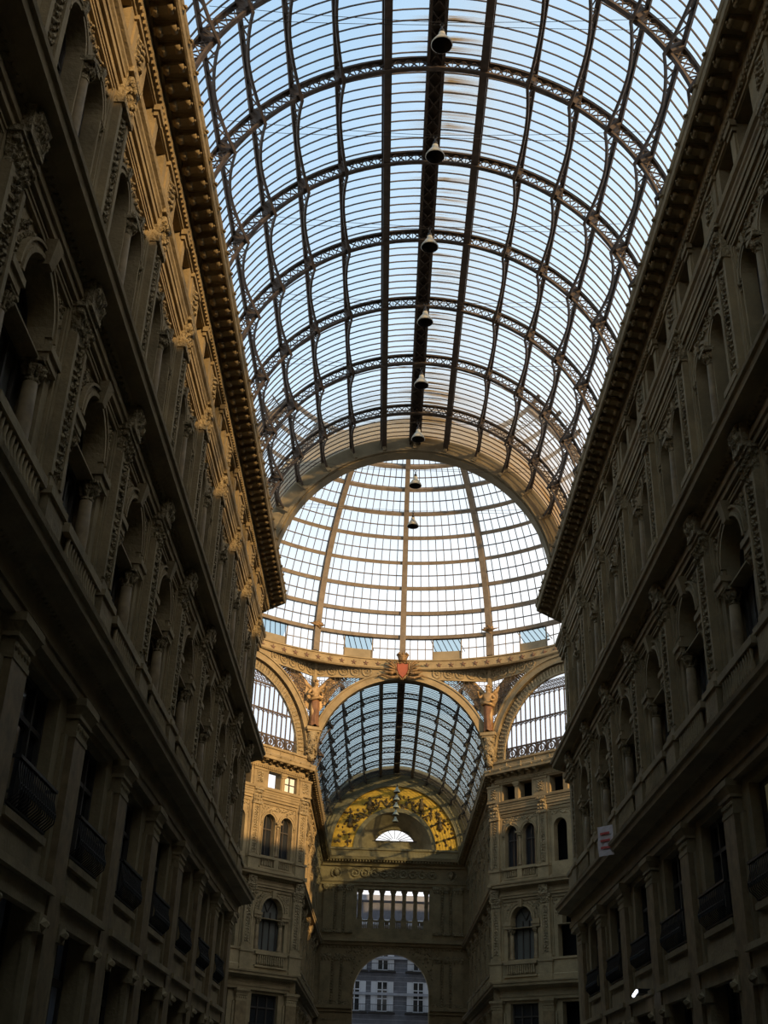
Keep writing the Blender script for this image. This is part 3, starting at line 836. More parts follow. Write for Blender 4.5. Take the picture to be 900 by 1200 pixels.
# spandrels: solid rosette frieze above, openwork iron below, in the plane of each face
ZT = 33.45-ZS+1.6-.15    # top of the spandrel above springing (world 34.9)
ZT = 34.85-ZS
spn = 0
for nm in ('far','fl','fr'):
    F = FACES[nm]
    for sd in (-1, 1):
        solid = MB(); grid = MB(); ros = MB()
        n = 26
        # columns of the spandrel from the crown outwards
        def zlo(x): return sqrt(max(0, (A_OUT-.03)**2-x*x))
        xs = [HS*k/n for k in range(n+1)]
        zfr = lambda x: max(zlo(x), ZT-1.12)
        for a, b in zip(xs[:-1], xs[1:]):
            q = [(sd*a,-.12,zfr(a)),(sd*b,-.12,zfr(b)),(sd*b,-.12,ZT),(sd*a,-.12,ZT)]
            if ZT-zfr(b) > .02: 
                solid.hexa([(sd*a,-.2,zfr(a)),(sd*b,-.2,zfr(b)),(sd*b,-.06,zfr(b)),(sd*a,-.06,zfr(a)),(sd*a,-.2,ZT),(sd*b,-.2,ZT),(sd*b,-.06,ZT),(sd*a,-.06,ZT)])
        x = HS-.5
        while x > 1.2:
            for z in (ZT-.56,):
                if z-.45 > zlo(x):
                    ros.ringseg(sd*x, z, .33, .43, -.06, .03, 0, 2*pi, 16); ros.ringseg(sd*x, z, .08, .15, -.06, .03, 0, 2*pi, 8)
                    for k in range(6): t = 2*pi*k/6; ros.bump(sd*x+.19*cos(t), -.06, z+.19*sin(t), .05,.05,.07)
            x -= .95
        # iron openwork
        st = .42; x = HS
        while x > 1.5:
            z0 = zlo(x); z1 = zfr(x)
            if z1-z0 > .1: grid.bar((sd*x,-.13,z0),(sd*x,-.13,z1),.04)
            x -= st
        z = .2
        while z < ZT-1.1:
            x0 = sqrt(max(0,(A_OUT)**2-z*z))
            if HS-x0 > .1: grid.bar((sd*x0,-.13,z),(sd*HS,-.13,z),.045)
            xx = HS-st/2
            while xx > x0+.2 and z < ZT-1.5:
                grid.ringseg(sd*xx, z+st/2, .1, .145, -.15,-.11, 0, 1.6*pi, 9); grid.ringseg(sd*xx+.05, z+st/2-.03, .03, .07, -.15,-.11, 0, 2*pi, 6); xx -= st
            z += st
        r = thing('spandrel', 'openwork spandrel with rosettes, %s of the arch %s' % ('left' if (sd > 0) else 'right', FLBL[nm]), 'spandrel', F.o, F.phi, 'spandrels between the great arches')
        r.location.z = ZS
        if solid.v: solid.build('frieze', STONE, r)
        if ros.v: ros.build('rosettes', CARVED, r)
        if grid.v: grid.build('grille', IRON, r)
# star band (a ring) and the ledge below the dome
RB = 18.35
def ring(mb, prof, a0=0, a1=2*pi, n=96):
    m = len(prof); vs = []
    for i in range(n+1):
        a = a0+(a1-a0)*i/n
        vs += [(-q*sin(a), q*cos(a), z) for q, z in prof]
    mb.add(vs, [(i*m+k, i*m+(k+1)%m, (i+1)*m+(k+1)%m, (i+1)*m+k) for i in range(n) for k in range(m)])
m = MB(); ring(m, [(RB,34.82),(RB-.12,34.82),(RB-.12,34.9),(RB,34.92),(RB,35.62),(RB-.1,35.64),(RB-.1,35.74),(19.5,36.06),(19.9,36.06),(19.9,34.9)], -1.35, 1.35)
ring(m, [(17.3,34.6),(RB+.05,34.86),(RB+.4,34.86),(17.4,34.5)], -1.35, 1.35)
tn += 1; o = m.build('trim_%d' % tn, STONE); o.location = (0,YC,0); tag(o, 'golden ring band with stars at the foot of the dome', 'band', kind='structure')
def star_mb():
    m = MB(); pts = []
    for k in range(10): 
        q = .27 if k % 2 == 0 else .105; t = pi/2+2*pi*k/10; pts.append((q*cos(t), q*sin(t)))
    vs = [(x,0,z) for x, z in pts]+[(x*.9,.05,z*.9) for x, z in pts]+[(0,.09,0)]
    fs = [(k,(k+1)%10,10+(k+1)%10,10+k) for k in range(10)]+[(10+k,10+(k+1)%10,20) for k in range(10)]+[tuple(range(9,-1,-1))]
    m.add(vs, fs); return m
so = star_mb().build('star', STARM); first = True; idx = {-1:0, 1:0}
STP = radians(3.2)
for k in range(-14, 15):
    if abs(k) < 2: continue
    a = k*STP; sd = 1 if k < 0 else -1     # +angle lies to the left
    o = so if first else so.copy()
    if not first: C.objects.link(o)
    first = False
    o.location = (-(RB-.01)*sin(a), YC+(RB-.01)*cos(a), 35.27); o.rotation_euler = (0,0,a+pi)
    tag(o, 'dark five pointed star on the ring band, %s to the %s of the crest' % (ORD[abs(k)-2], 'right' if k < 0 else 'left'), 'star', 'stars on the ring band')
# crest above the far arch
r = thing('coat_of_arms', 'red and bronze coat of arms with crown above the far arch', 'coat of arms', (0, YC+APW-.35, 34.25)); r.scale = (.82,.82,.82)
m = MB(); sh = [(-.62,.85),(-.3,.78),(0,.9),(.3,.78),(.62,.85),(.6,.1),(.42,-.4),(0,-.85),(-.42,-.4),(-.6,.1)]
def slab(m, pts, y0, y1, k=.85):
    n = len(pts); m.add([(x,y0,z) for x,z in pts]+[(x*k,y1,z*k) for x,z in pts], [tuple(range(n)), tuple(range(2*n-1,n-1,-1))]+[(i,(i+1)%n,n+(i+1)%n,n+i) for i in range(n)])
slab(m, sh, .1, -.3); m.build('shield', RED, r)
m = MB()
for p, q in zip(sh, sh[1:]+sh[:1]): m.tube([(p[0]*1.08,-.12,p[1]*1.08),(q[0]*1.08,-.12,q[1]*1.08)], .12, 6)
m.build('shield_border', BRONZE, r)
m = MB(); m.lathe(0,-.1,[(.42,1.0),(.46,1.1),(.42,1.18),(.5,1.4),(.56,1.62)],10)
for k in range(8): t = 2*pi*k/8; m.lathe(.52*cos(t), -.1+.52*sin(t), [(.1,1.6),(.13,1.72),(.02,1.9)],6)
m.build('crown', BRONZE, r)
for sx in (-1,1):
    m = MB()
    for k in range(5):
        t = -.5+.42*k; L_ = 1.35-.1*abs(k-1.5)
        m.tube([(sx*.55,-.05,.1*k-.1),(sx*(.55+.6*L_*cos(t*.6)),-.18,.2+.7*L_*sin(t)),(sx*(.6+L_*cos(t*.6)),-.1,.15+.8*L_*sin(t)+.2)], [.14,.13,.04], 6)
    m.tube([(sx*.4,-.1,-.6),(sx*1.2,-.2,-.72),(sx*2.0,-.1,-.42),(sx*2.5,-.05,-.6)], [.16,.16,.13,.04], 6)
    m.tube([(sx*.9,-.1,-.3),(sx*1.6,-.15,-.15),(sx*2.1,-.1,.05)], [.14,.12,.04], 6)
    m.build('scroll_ornament', BRONZE, r)

# dome
DR_, DH, DZ = 19.44, 18.98, 36.04
EL = [0,.1072,.2192,.3349,.4516,.5664,.6772,.7915,.9011,1.01,1.12,1.235,1.35]
def dp(az, e, k=1.0): return (-DR_*k*cos(e)*sin(az), DR_*k*cos(e)*cos(az), DH*k*sin(e))
r = thing('ceiling_dome', 'glazed skin of the great dome', 'glass dome', (0,YC,DZ), kind='structure')
m = MB(); na, ne = 96, 26; vs = []; fs = []
E1 = 1.01
for i in range(ne+1):
    for k in range(na): vs.append(dp(2*pi*k/na, EL[1]+(E1-EL[1])*i/ne, 1.006))
for i in range(ne):
    for k in range(na):
        if abs((2*pi*(k+.5)/na+pi) % (2*pi)-pi) < 1.35: fs.append((i*na+k, i*na+(k+1)%na, (i+1)*na+(k+1)%na, (i+1)*na+k))
m.add(vs, fs, True); m.build('glass', DGLASS, r)
m = MB(); NBAR = 10
G = pi/8
def in_view(az): return abs((az+pi) % (2*pi)-pi) < 1.3
for g in range(16):
    for k in range(1, NBAR):
        az = g*G+G*k/NBAR
        if not in_view(az): continue
        for i in range(1, 9):
            m.bar(dp(az,EL[i],.999), dp(az,EL[i+1],.999), .095, .06, dp(az,0))
for i in range(1, 9):
    e = (EL[i]+EL[i+1])/2
    for k in range(128):
        az = 2*pi*k/128
        if in_view(az): m.bar(dp(az,e,.996), dp(az+2*pi/128,e,.996), .07, .07)
m.build('glazing_bars', IRON, r)
# lowest drum band glazing: side lights and tilted vents
for g in range(-2, 3 if False else 2):
    pass
def gore_name(g): return {-3:'third gore right of the centre rib',-2:'second gore right of the centre rib',-1:'first gore right of the centre rib',0:'first gore left of the centre rib',1:'second gore left of the centre rib',2:'third gore left of the centre rib'}[g]
for g in range(-3, 3):
    az0 = g*G
    seen = -3 <= g <= 2
    nm = gore_name(g) if seen else None
    r = thing('drum_window', ('golden side lights of the drum, '+nm) if seen else 'drum lights at the foot of the dome', 'window', (0,YC,DZ), 0, 'drum windows')
    gl = MB(); fr2 = MB(); pn = MB()
    segs = ((.0,.34),(.66,1.0))
    for s0, s1 in segs:
        n = 4
        for k in range(n):
            u0 = az0+G*(s0+(s1-s0)*k/n); u1 = az0+G*(s0+(s1-s0)*(k+1)/n)
            gl.quad(dp(u0,.0,1.004),dp(u1,.0,1.004),dp(u1,EL[1],1.004),dp(u0,EL[1],1.004))
            if k or s0 > 0: fr2.bar(dp(u0,0,1),dp(u0,EL[1],1),.07,.06,dp(u0,0))
        fr2.bar(dp(az0+G*s0,.055,1),dp(az0+G*s1,.055,1),.06,.06)
    for u in (.34,.66): fr2.bar(dp(az0+G*u,0,.998),dp(az0+G*u,EL[1],.998),.12,.1,dp(az0,0))
    gl.build('pane', DGLASS, r); fr2.build('frame', DIRON, r)
    k = 4
    for q in range(k):
        u0, u1 = az0+G*(.34+.32*q/k), az0+G*(.34+.32*(q+1)/k)
        pn.quad(dp(u0,0,.999),dp(u1,0,.999),dp(u1,.045,.999),dp(u0,.045,.999))
    pn.build('solid_panel', PLASTER, r)
    v = thing('vent_window', ('tilted open vent of the drum, '+nm) if seen else 'open vent of the drum', 'window', (0,YC,DZ), 0, 'tilted vents of the drum')
    vg = MB(); vb = MB()
    lo, hi = .05, EL[1]-.008
    for q in range(k):
        u0, u1 = az0+G*(.345+.31*q/k), az0+G*(.345+.31*(q+1)/k)
        vg.quad(dp(u0,lo,1.03),dp(u1,lo,1.03),dp(u1,hi,.995),dp(u0,hi,.995))
    for q in range(6):
        u = az0+G*(.345+.31*q/5); vb.bar(dp(u-.012,lo,1.028),dp(u+.012,hi,.992),.06,.06,dp(u,0))
    vb.bar(dp(az0+G*.345,lo,1.028),dp(az0+G*.655,lo,1.028),.1,.1); vb.bar(dp(az0+G*.345,hi,.992),dp(az0+G*.655,hi,.992),.08,.08)
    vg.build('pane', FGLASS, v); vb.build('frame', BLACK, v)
# dome ribs
def rib_mb():
    m = MB(); N_ = 40
    for w, k0, k1 in ((.52,.968,.982),(.16,.982,1.0),(.42,.998,1.006)):
        vs = []; fs = []
        for i in range(N_+1):
            e = 1.015*i/N_
            ax = w/2*(1-.25*e)
            for k in (k0, k1):
                x, y, z = dp(0, e, k)
                vs += [(-ax,y,z),(ax,y,z)]
        for i in range(N_):
            o = 4*i; p = o+4
            fs += [(o,o+1,p+1,p),(o+2,p+2,p+3,o+3),(o,p,p+2,o+2),(o+1,o+3,p+3,p+1)]
        m.add(vs, fs)
    return m
ribm = rib_mb().build('dome_rib', DIRON); first = True
for g in range(-3, 4):
    o = ribm if first else ribm.copy()
    if not first: C.objects.link(o)
    first = False
    o.location = (0,YC,DZ); o.rotation_euler = (0,0,g*G)
    pos = 'centre of the dome' if g == 0 else '%s %s of the centre rib' % (ORD[abs(g)-1], 'left' if g > 0 else 'right')
    tag(o, 'brownish upright rib of the dome, '+pos, 'dome rib', 'ribs of the dome')
for i in range(1, 10):
    m = MB(); e = EL[i]; vs = []
    q = []
    for d, k in ((-.008,.978),(.008,.978),(.008,1.004),(-.008,1.004)):
        _, y, z = dp(0, e+d, k); q.append((y, z))
    ring(m, q, -1.32, 1.32, 64)
    o = m.build('dome_ring', DIRON); o.location = (0,YC,DZ); tag(o, 'horizontal brownish ring of the dome, %s above the star band' % ORD[i-1], 'dome ring', 'rings of the dome')
# leafy finials on the first ring
for g, w in ((1,'left'),(-1,'right')):
    m = MB(); rr = random.Random(9)
    for k in range(7):
        t = -1.2+.4*k; L_ = .5+.25*rr.random()
        m.tube([(0,0,0),(L_*.6*sin(t),.1,L_*.7*cos(t)),(L_*sin(t),.02,L_*cos(t)*.8+.05)], [.09,.13,.03], 5)
    m.tube([(-.2,0,-.15),(.1,.15,.1),(.9*(1 if g > 0 else -1)*1,.1,.2)], [.12,.14,.03], 5)
    o = m.build('leaf_finial', BRONZE); x, y, z = dp(g*G, EL[1]+.006, .972); o.location = (x, YC+y, DZ+z); o.rotation_euler = (0,0,g*G+pi)
    tag(o, 'small dark leafy ornament on the %s dome rib above the drum' % w, 'ornament', 'leafy ornaments on the dome ribs')

# ------------------------------------------------------------------ winged figures on the corner corbels
def skin_body(name, verts, edges, radii, m, parent, sub=2):
    me = bpy.data.meshes.new(name); me.from_pydata(verts, edges, []); o = bpy.data.objects.new(name, me); C.objects.link(o)
    md = o.modifiers.new('s', 'SKIN'); me.skin_vertices  # layer is made with the modifier
    for v, q in zip(me.skin_vertices[0].data, radii): v.radius = (q, q) if not isinstance(q, tuple) else q
    me.skin_vertices[0].data[0].use_root = True
    sd = o.modifiers.new('u', 'SUBSURF'); sd.levels = sub; sd.render_levels = sub
    dg = bpy.context.evaluated_depsgraph_get(); ev = o.evaluated_get(dg)
    me2 = bpy.data.meshes.new_from_object(ev); o.modifiers.clear(); o.data = me2
    for p in me2.polygons: p.use_smooth = True
    me2.materials.clear(); me2.materials.append(m); o.parent = parent
    return o
def angel(loc, rz, mir, label):
    r = thing('winged_figure', label, 'statue', loc, rz, 'winged figures under the dome')
    H = 3.9; k = H/1.75
    def P(x,y,z): return (x*k*mir, y*k, z*k)
    V = [P(0,0,.92),P(0,.02,1.1),P(0,.03,1.28),P(0,.03,1.42),P(0,.05,1.52),P(.01,.09,1.61),P(.01,.08,1.70),    # pelvis..head
         P(-.17,.03,1.40),P(-.32,.10,1.32),P(-.30,.28,1.42),P(-.28,.36,1.48),                              # bent arm
         P(.17,.03,1.40),P(.30,.06,1.22),P(.24,.26,1.12),P(.16,.33,1.14),                                     # arm across
         P(-.09,.02,.86),P(-.1,.06,.48),P(-.11,.02,.08),P(-.11,.14,.03),
         P(.09,.02,.86),P(.11,.10,.5),P(.1,.0,.1),P(.1,.12,.05)]
    Ed = [(0,1),(1,2),(2,3),(3,4),(4,5),(5,6),(3,7),(7,8),(8,9),(9,10),(3,11),(11,12),(12,13),(13,14),(0,15),(15,16),(16,17),(17,18),(0,19),(19,20),(20,21),(21,22)]
    Rr = [(.16,.13),(.135,.11),(.17,.13),(.13,.10),.06,.115,.085,.065,.05,.042,.05,.065,.05,.042,.05,.1,.07,.045,.04,.1,.07,.045,.04]
    Rr = [tuple(a*k for a in q) if isinstance(q, tuple) else q*k for q in Rr]
    skin_body('figure', V, Ed, Rr, FIGURE, r)
    # hair
    m = MB()
    for q in range(26):
        rr = random.Random(q); t = 2*pi*rr.random(); e = .3+1.2*rr.random()
        c = P(.01+.09*cos(e)*cos(t), .07+.09*cos(e)*sin(t)-.02, 1.68+.08*sin(e)); m.lathe(c[0],c[1],[(.01,c[2]-.09),(.1,c[2]-.03),(.1,c[2]+.04),(.01,c[2]+.1)],6)
    m.build('hair', FIGURE, r)
    # robe from the waist: folded skirt
    m = MB(); n = 28; rows = [(1.06,.145,.115),(.92,.17,.14),(.7,.17,.155),(.45,.165,.16),(.2,.16,.16),(.05,.18,.18)]
    vs = []
    for i, (z, a, b) in enumerate(rows):
        for q in range(n):
            t = 2*pi*q/n; fo = 1+.03*i*cos(7*t+.5*i)
            x, y = a*cos(t)*fo, b*sin(t)*fo+.02
            vs.append(P(x, y, z+(.02*sin(5*t) if i in (0,5) else 0)))
    m.add(vs, [(i*n+q, i*n+(q+1)%n, (i+1)*n+(q+1)%n, (i+1)*n+q) for i in range(len(rows)-1) for q in range(n)]+[tuple(range(n))], True)
    m.build('robe', ROBE, r)
    m = MB(); m.tube([P(-.2,.1,1.05),P(-.05,.2,1.08),P(.14,.16,1.02),P(.2,.0,1.0),P(.05,-.12,1.03),P(-.16,-.06,1.06),P(-.2,.1,1.05)], [.06*k]*7, 7); m.build('sash', FIGURE, r)
    # wings: layered feathers with a thick leading edge
    for sx in (-1,1):
        m = MB()
        tip = (1.58, -.12, 2.52) if sx*mir < 0 else (1.75, -.14, 2.34)
        lead = [(.08,-.08,1.40),(.30,-.16,1.62),(.60,-.2,1.98),(1.08,-.18,2.30 if sx*mir < 0 else 2.20),tip]
        lead = [P(sx*mir*a*(1), b, c) if False else (sx*a*k, b*k, c*k) for a, b, c in lead]
        m.tube(lead, [.16,.2,.19,.13,.04], 8)
        nF = 27
        for q in range(nF):
            u = q/(nF-1); f_ = u*(len(lead)-1); i = min(int(f_), len(lead)-2); w = f_-i
            p = Vector(lead[i]).lerp(Vector(lead[i+1]), w)
            ln = k*(.10+.66*(1-u)**.75); an = -1.35+1.15*u**1.3
            d = Vector((sx*cos(an)*.75, 0, sin(an)))*ln
            s_ = Vector((sx*.11, 0, .05))*k*(1-.4*u)
            for row, (f0, off) in enumerate(((1.0,-.05),(.55,.03))):
                e = p+d*f0; y = off*k*.6
                m.hexa([p+Vector((0,y-.03,0))-s_*.5, p+Vector((0,y-.03,0))+s_*.5, p+Vector((0,y+.03,0))+s_*.5, p+Vector((0,y+.03,0))-s_*.5,
                        e+Vector((0,y-.02,0))-s_*.42, e+Vector((0,y-.02,0))+s_*.42, e+Vector((0,y+.02,0))+s_*.42, e+Vector((0,y+.02,0))-s_*.42])
        m.build('wing', FIGURE, r)
    return r
def corbel(loc, rz, label):
    r = thing('corbel', label, 'corbel', loc, rz, 'corbels under the winged figures')
    m = MB(); m.box(-.62,.62,-.4,.6,2.1,2.35); m.box(-.52,.52,-.4,.5,1.95,2.1); m.build('shelf', STONE, r)
    m = MB(); m.lathe(0,.05,[(.2,-.3),(.34,.0),(.3,.35),(.4,.7),(.44,1.1),(.34,1.35),(.46,1.7),(.5,1.95)],12)
    rr = random.Random(4)
    for q in range(30):
        t = pi*rr.random(); z = .1+1.8*rr.random(); m.bump(.4*cos(t), .05+.36*sin(t), z, .12,.14,.2)
    m.build('carved_body', CARVED, r)
    return r
ca = APW/cos(pi/8)
for g, w in ((pi/8,'left'),(-pi/8,'right')):
    m = MB(); m.box(-.17,.17,-.35,.05,-.1,34.85-ZS); m.box(-.1,.1,.05,.12,-.1,34.85-ZS)
    o = m.build('corner_post', STONE); o.location = (-(ca-.05)*sin(g), YC+(ca-.05)*cos(g), ZS); o.rotation_euler = (0,0,g+pi)
    tag(o, 'slender post behind the winged figure %s of the far arch' % w, 'post', 'corner posts under the dome')
for g, mir, w in ((pi/8, 1, 'left'), (-pi/8, -1, 'right')):
    q = ca-.15
    x, y = -q*sin(g), YC+q*cos(g)
    corbel((x, y, ZS), g+pi, 'carved corbel under the winged figure %s of the far arch' % w)
    q = ca-.45; x, y = -q*sin(g), YC+q*cos(g)
    angel((x, y, ZS+2.36), g+pi, mir, 'gilded winged figure standing on the corbel %s of the far arch' % w)

# ------------------------------------------------------------------ end wall of the far arm
root = thing('wall_end', 'end wall of the far arm with arch, loggia and half round gable', 'wall', kind='structure')
m = MB()
m.plate(-HW,HW,0,17.2,0,.9,[(0,3.8,.0,12.7,True)],24)
m.plate(-HW,HW,17.2,23.6,0,.9,[(0,3.75,18.9,22.75,False)])
m.plate(-HW,HW,23.6,26.4,0,0,[])
# gable with the niche
n = 40; vs = []
for k in range(n+1):
    t = pi*k/n; vs += [(4.1*cos(t),0,26.8+4.1*sin(t)),(9.0*cos(t),0,26.8+9.0*sin(t))]
m.add(vs, [(2*k,2*k+1,2*k+3,2*k+2) for k in range(n)])
m.quad((-9,0,26.3),(-4.1,0,26.3),(-4.1,0,26.8),(-9,0,26.8)); m.quad((9,0,26.3),(4.1,0,26.3),(4.1,0,26.8),(9,0,26.8)); m.quad((-4.1,0,26.3),(4.1,0,26.3),(4.1,0,26.8),(-4.1,0,26.8))
m.ringseg(0,12.7,3.8,4.15,0,.16,0,pi,30); m.ringseg(0,12.7,4.15,4.6,0,.08,0,pi,30); m.ringseg(0,26.8,3.95,4.4,0,.2,0,pi,30)
m.ringseg(0,26.8,6.7,7.1,0,.35,0,pi,40); m.ringseg(0,26.8,7.1,7.5,0,.2,0,pi,40)
for sx in (-1,1):
    for x0, x1 in ((4.15,4.9),(5.3,5.75),(6.2,7.2)):
        for z0, z1 in ((11.6,16.1),(18.4,22.9)):
            m.box(min(sx*x0,sx*x1),max(sx*x0,sx*x1),0,.18,z0,z1)
    m.box(min(sx*4.3,sx*7.3),max(sx*4.3,sx*7.3),0,.14,5.0,10.8)
m.xf(END.M).build('facing', STONE, root)
m = MB(); rr = random.Random(11)
for sx in (-1,1):
    for x in (5.1,5.98):
        for z0, z1 in ((11.7,16.0),(18.5,22.8)):
            z = z0
            while z < z1: m.bump(sx*x, 0, z, .16, .16, .12); z += .26
    for k in range(60):
        x = 2.2+2.6*rr.random(); z = 15.0+1.8*rr.random()
        if hypot(x, z-12.7) > 4.6 and x < 4.6: m.bump(sx*x, 0, z, .14, .14, .12)
for k in range(40): m.bump(-7+14*k/39, 0, 17.0, .16,.17,.16)
for sx in (-1,1):
    for z0, z1 in ((11.6,16.1),(18.4,22.9)):
        for x0, x1 in ((4.15,4.9),(5.3,5.75),(6.2,7.2)):
            a_, b_ = sorted((sx*x0, sx*x1)); m.box(a_-.06,b_+.06,0,.3,z1-.1,z1+.22); m.box(a_-.05,b_+.05,0,.28,z0-.05,z0+.3)
            for q in range(3): m.bump(a_+(b_-a_)*(q+.5)/3, .18, z1-.32, .13, .2, .16)
    m.ringseg(sx*6.0, 24.3, .42, .58, 0, .12, 0, 2*pi, 14); m.lathe(sx*6.0, .1, [(.05,23.95),(.25,24.1),(.3,24.35),(.2,24.6),(.05,24.7)], 8)
    for x0, x1, z0, z1 in ((5.1,7.0,6.0,10.2),(2.3,5.0,23.95,24.75)):
        a_, b_ = sorted((sx*x0, sx*x1))
        if z0 > 20: continue
        for p, q in (((a_,z0),(b_,z0)),((b_,z0),(b_,z1)),((b_,z1),(a_,z1)),((a_,z1),(a_,z0))): m.bar((p[0],.14,p[1]),(q[0],.14,q[1]),.14,.12,(0,1,0))
    for k in range(12): t = .35+.1*k; m.bump(sx*4.38*cos(t), .08, 12.7+4.38*sin(t), .13, .13, .1)

for k in range(9):
    x = -4+k; m.ringseg(x, 24.35, .3, .45, 0, .16, 0, 2*pi, 14); m.bump(x,0,24.35,.24,.24,.25); 
    m.bar((x+.42,.05,24.5),(x+.58,.05,24.5),.12)
m.xf(END.M).build('relief', CARVED, root)
tn += 1; m = MB()
sweep(m, [END.w(-HW)[:2], END.w(HW)[:2]], [(-.05,25.0),(.25,25.0),(.3,25.2),(.5,25.3),(.5,25.5),(.95,25.55),(1.05,25.85),(.3,26.0),(-.05,26.0)], 1)
sweep(m, [END.w(-HW)[:2], END.w(HW)[:2]], [(-.05,26.0),(.35,26.0),(.35,26.6),(.5,26.65),(.5,26.85),(-.05,26.85)], 1)
for k in range(48): b = MB(); b.box(-7.4+.31*k,-7.26+.31*k,.5,.85,25.36,25.55); m.merge(b, END.M)
tag(m.build('trim_%d' % tn, STONE), 'dentilled cornice of the end wall below the half round gable', 'cornice', kind='structure')
for z, pr, nm in ((23.1,.3,'thin moulding above the end wall loggia'), (17.2,.6,'ledge between end wall arch and loggia'), (10.9,.7,'ledge low on the end wall at arch springing')):
    tn += 1; m = MB()
    for sx in ((-1,1) if z < 12 else (0,)):
        a0, a1 = (-HW, HW) if sx == 0 else ((-HW,-3.85) if sx < 0 else (3.85,HW))
        m.merge(MB(), None); b = MB(); b.box(a0,a1,0,pr*.5,z,z+.3); b.box(a0,a1,0,pr,z+.3,z+.55); b.box(a0,a1,0,pr*.7,z+.55,z+.65); m.merge(b, END.M)
    tag(m.build('trim_%d' % tn, STONE), nm, 'ledge', kind='structure')
# loggia columns
r = thing('loggia_column')
m = MB(); m.box(-.3,.3,-.3,.3,0,.9); m.build('pedestal', STONE, r)
m = MB(); m.box(-.26,.26,-.26,.26,.9,1.05); m.box(-.2,.2,-.2,.2,1.05,3.35); m.build('shaft', MARBLE, r)
m = MB(); m.box(-.24,.24,-.24,.24,3.35,3.42); m.hexa([(-.21,-.21,3.42),(.21,-.21,3.42),(.21,.21,3.42),(-.21,.21,3.42),(-.3,-.3,3.68),(.3,-.3,3.68),(.3,.3,3.68),(-.3,.3,3.68)]); m.box(-.33,.33,-.33,.33,3.68,3.88); m.build('capital', CARVED, r)
P = Proto(r, 'column', 'loggia columns of the end wall')
for k in range(7):
    x = -3.45+1.15*k
    P.place((x, YE+.5, 18.9), 0, 'loggia column on the end wall, %s from the left' % ORD[k])
m = MB()
for k in range(6):
    for q in range(5): m.lathe(-2.875+1.15*k-.3+.15*q, 0, [(.05,0),(.07,.2),(.04,.5),(.05,.65)],6)
m.box(-3.5,3.5,-.12,.12,.65,.8); o = m.build('loggia_balustrade', STONE); o.location = (0,YE+.5,18.95); tag(o, 'low balustrade between the end wall loggia columns', 'balustrade')
# niche with fan window
r = thing('window_%d' % (wn[0]+1), 'bright fan shaped window in the golden niche of the gable', 'window', (0,YE,26.8), kind='structure'); wn[0] += 1
m = MB(); n = 32; rows = 10; vs = []; fs = []
# quarter-dome niche behind the arch with an opening for the fan
for i in range(rows+1):
    d = i/rows
    for k in range(n+1):
        t = pi*k/n; q = 4.1-1.3*d
        vs.append((q*cos(t)*(1-.12*d), 2.2*sin(d*pi/2), q*sin(t)*(1-.1*d)))
for i in range(rows):
    for k in range(n): fs.append((i*(n+1)+k, i*(n+1)+k+1, (i+1)*(n+1)+k+1, (i+1)*(n+1)+k))
m.add(vs, fs, True); m.build('niche', STONE, r)
m = MB(); m.add([(0,2.2,1.35)]+[(2.46*cos(pi*k/n),2.2,1.35+1.2*sin(pi*k/n)) for k in range(n+1)], [(0,k+1,k+2) for k in range(n)]); m.build('pane', DGLASS, r)
m = MB()
for k in range(1,10):
    t = pi*k/10; m.bar((.55*cos(t),2.15,1.35+.25*sin(t)),(2.46*cos(t),2.15,1.35+1.2*sin(t)),.05)
for k in range(n): 
    t0, t1 = pi*k/n, pi*(k+1)/n; m.bar((2.46*cos(t0),2.15,1.35+1.2*sin(t0)),(2.46*cos(t1),2.15,1.35+1.2*sin(t1)),.09)
m.bar((-2.46,2.15,1.35),(2.46,2.15,1.35),.09); m.build('fan_bars', IRON, r)
m = MB(); q = []
for k in range(n): 
    t0, t1 = pi*k/n, pi*(k+1)/n
    m.quad((2.46*cos(t0),2.21,1.35+1.2*sin(t0)),(2.46*cos(t1),2.21,1.35+1.2*sin(t1)),(3.2*cos(t1),2.21,3.0*sin(t1)),(3.2*cos(t0),2.21,3.0*sin(t0)))
m.quad((-3.2,2.21,0),(3.2,2.21,0),(2.46,2.21,1.35),(-2.46,2.21,1.35))
m.quad((-3.2,2.21,0),(-2.46,2.21,1.35),(-2.46,2.21,1.35),(-3.2,2.21,0)) if False else None
m.build('niche_back', STONE, r)
m = MB(); vs = []
for i in range(9):
    for k in range(17): t = pi*k/16; p_ = i/8*pi/2; vs.append((1.9*cos(t)*cos(p_)if False else 1.9*cos(t), 2.15-1.0*sin(t)*cos(p_)*1, 1.28*sin(t)*sin(p_)))
m.add(vs, [(i*17+k,i*17+k+1,(i+1)*17+k+1,(i+1)*17+k) for i in range(8) for k in range(16)], True); m.build('rounded_hood', STONE, r)
# gilded relief over the arch
r = thing('gilded_relief', 'gold half round relief with foliage and figures on the end gable', 'relief', (0,YE,26.8), pi)
m = MB(); m.ringseg(0,0,4.4,6.7,-.02,.05,0,pi,48); m.build('gold_ground', GOLD, r)
m = MB(); rr = random.Random(21)
for k in range(150):
    t = pi*rr.random(); q = 4.6+1.2*rr.random()**1.5
    if t < .75 or t > pi-.75: q = 4.55+2.0*rr.random()
    m.bump(q*cos(t), .05, q*sin(t), .1+.16*rr.random(), .1+.16*rr.random(), .12+.1*rr.random())
for c in (.55,1.05,1.57,2.09,2.6):       # seated figures and urns among the scrolls
    x, z = 5.6*cos(c), 5.5*sin(c)
    m.lathe(x,.12,[(.1,z-.7),(.34,z-.55),(.22,z-.1),(.3,z+.15),(.1,z+.35),(.18,z+.5),(.17,z+.65),(.03,z+.75)],8)
    for sx in (-1,1): m.tube([(x,.12,z+.15),(x+sx*.4,.2,z+.1),(x+sx*.6,.12,z-.2)], [.1,.08,.05], 6)
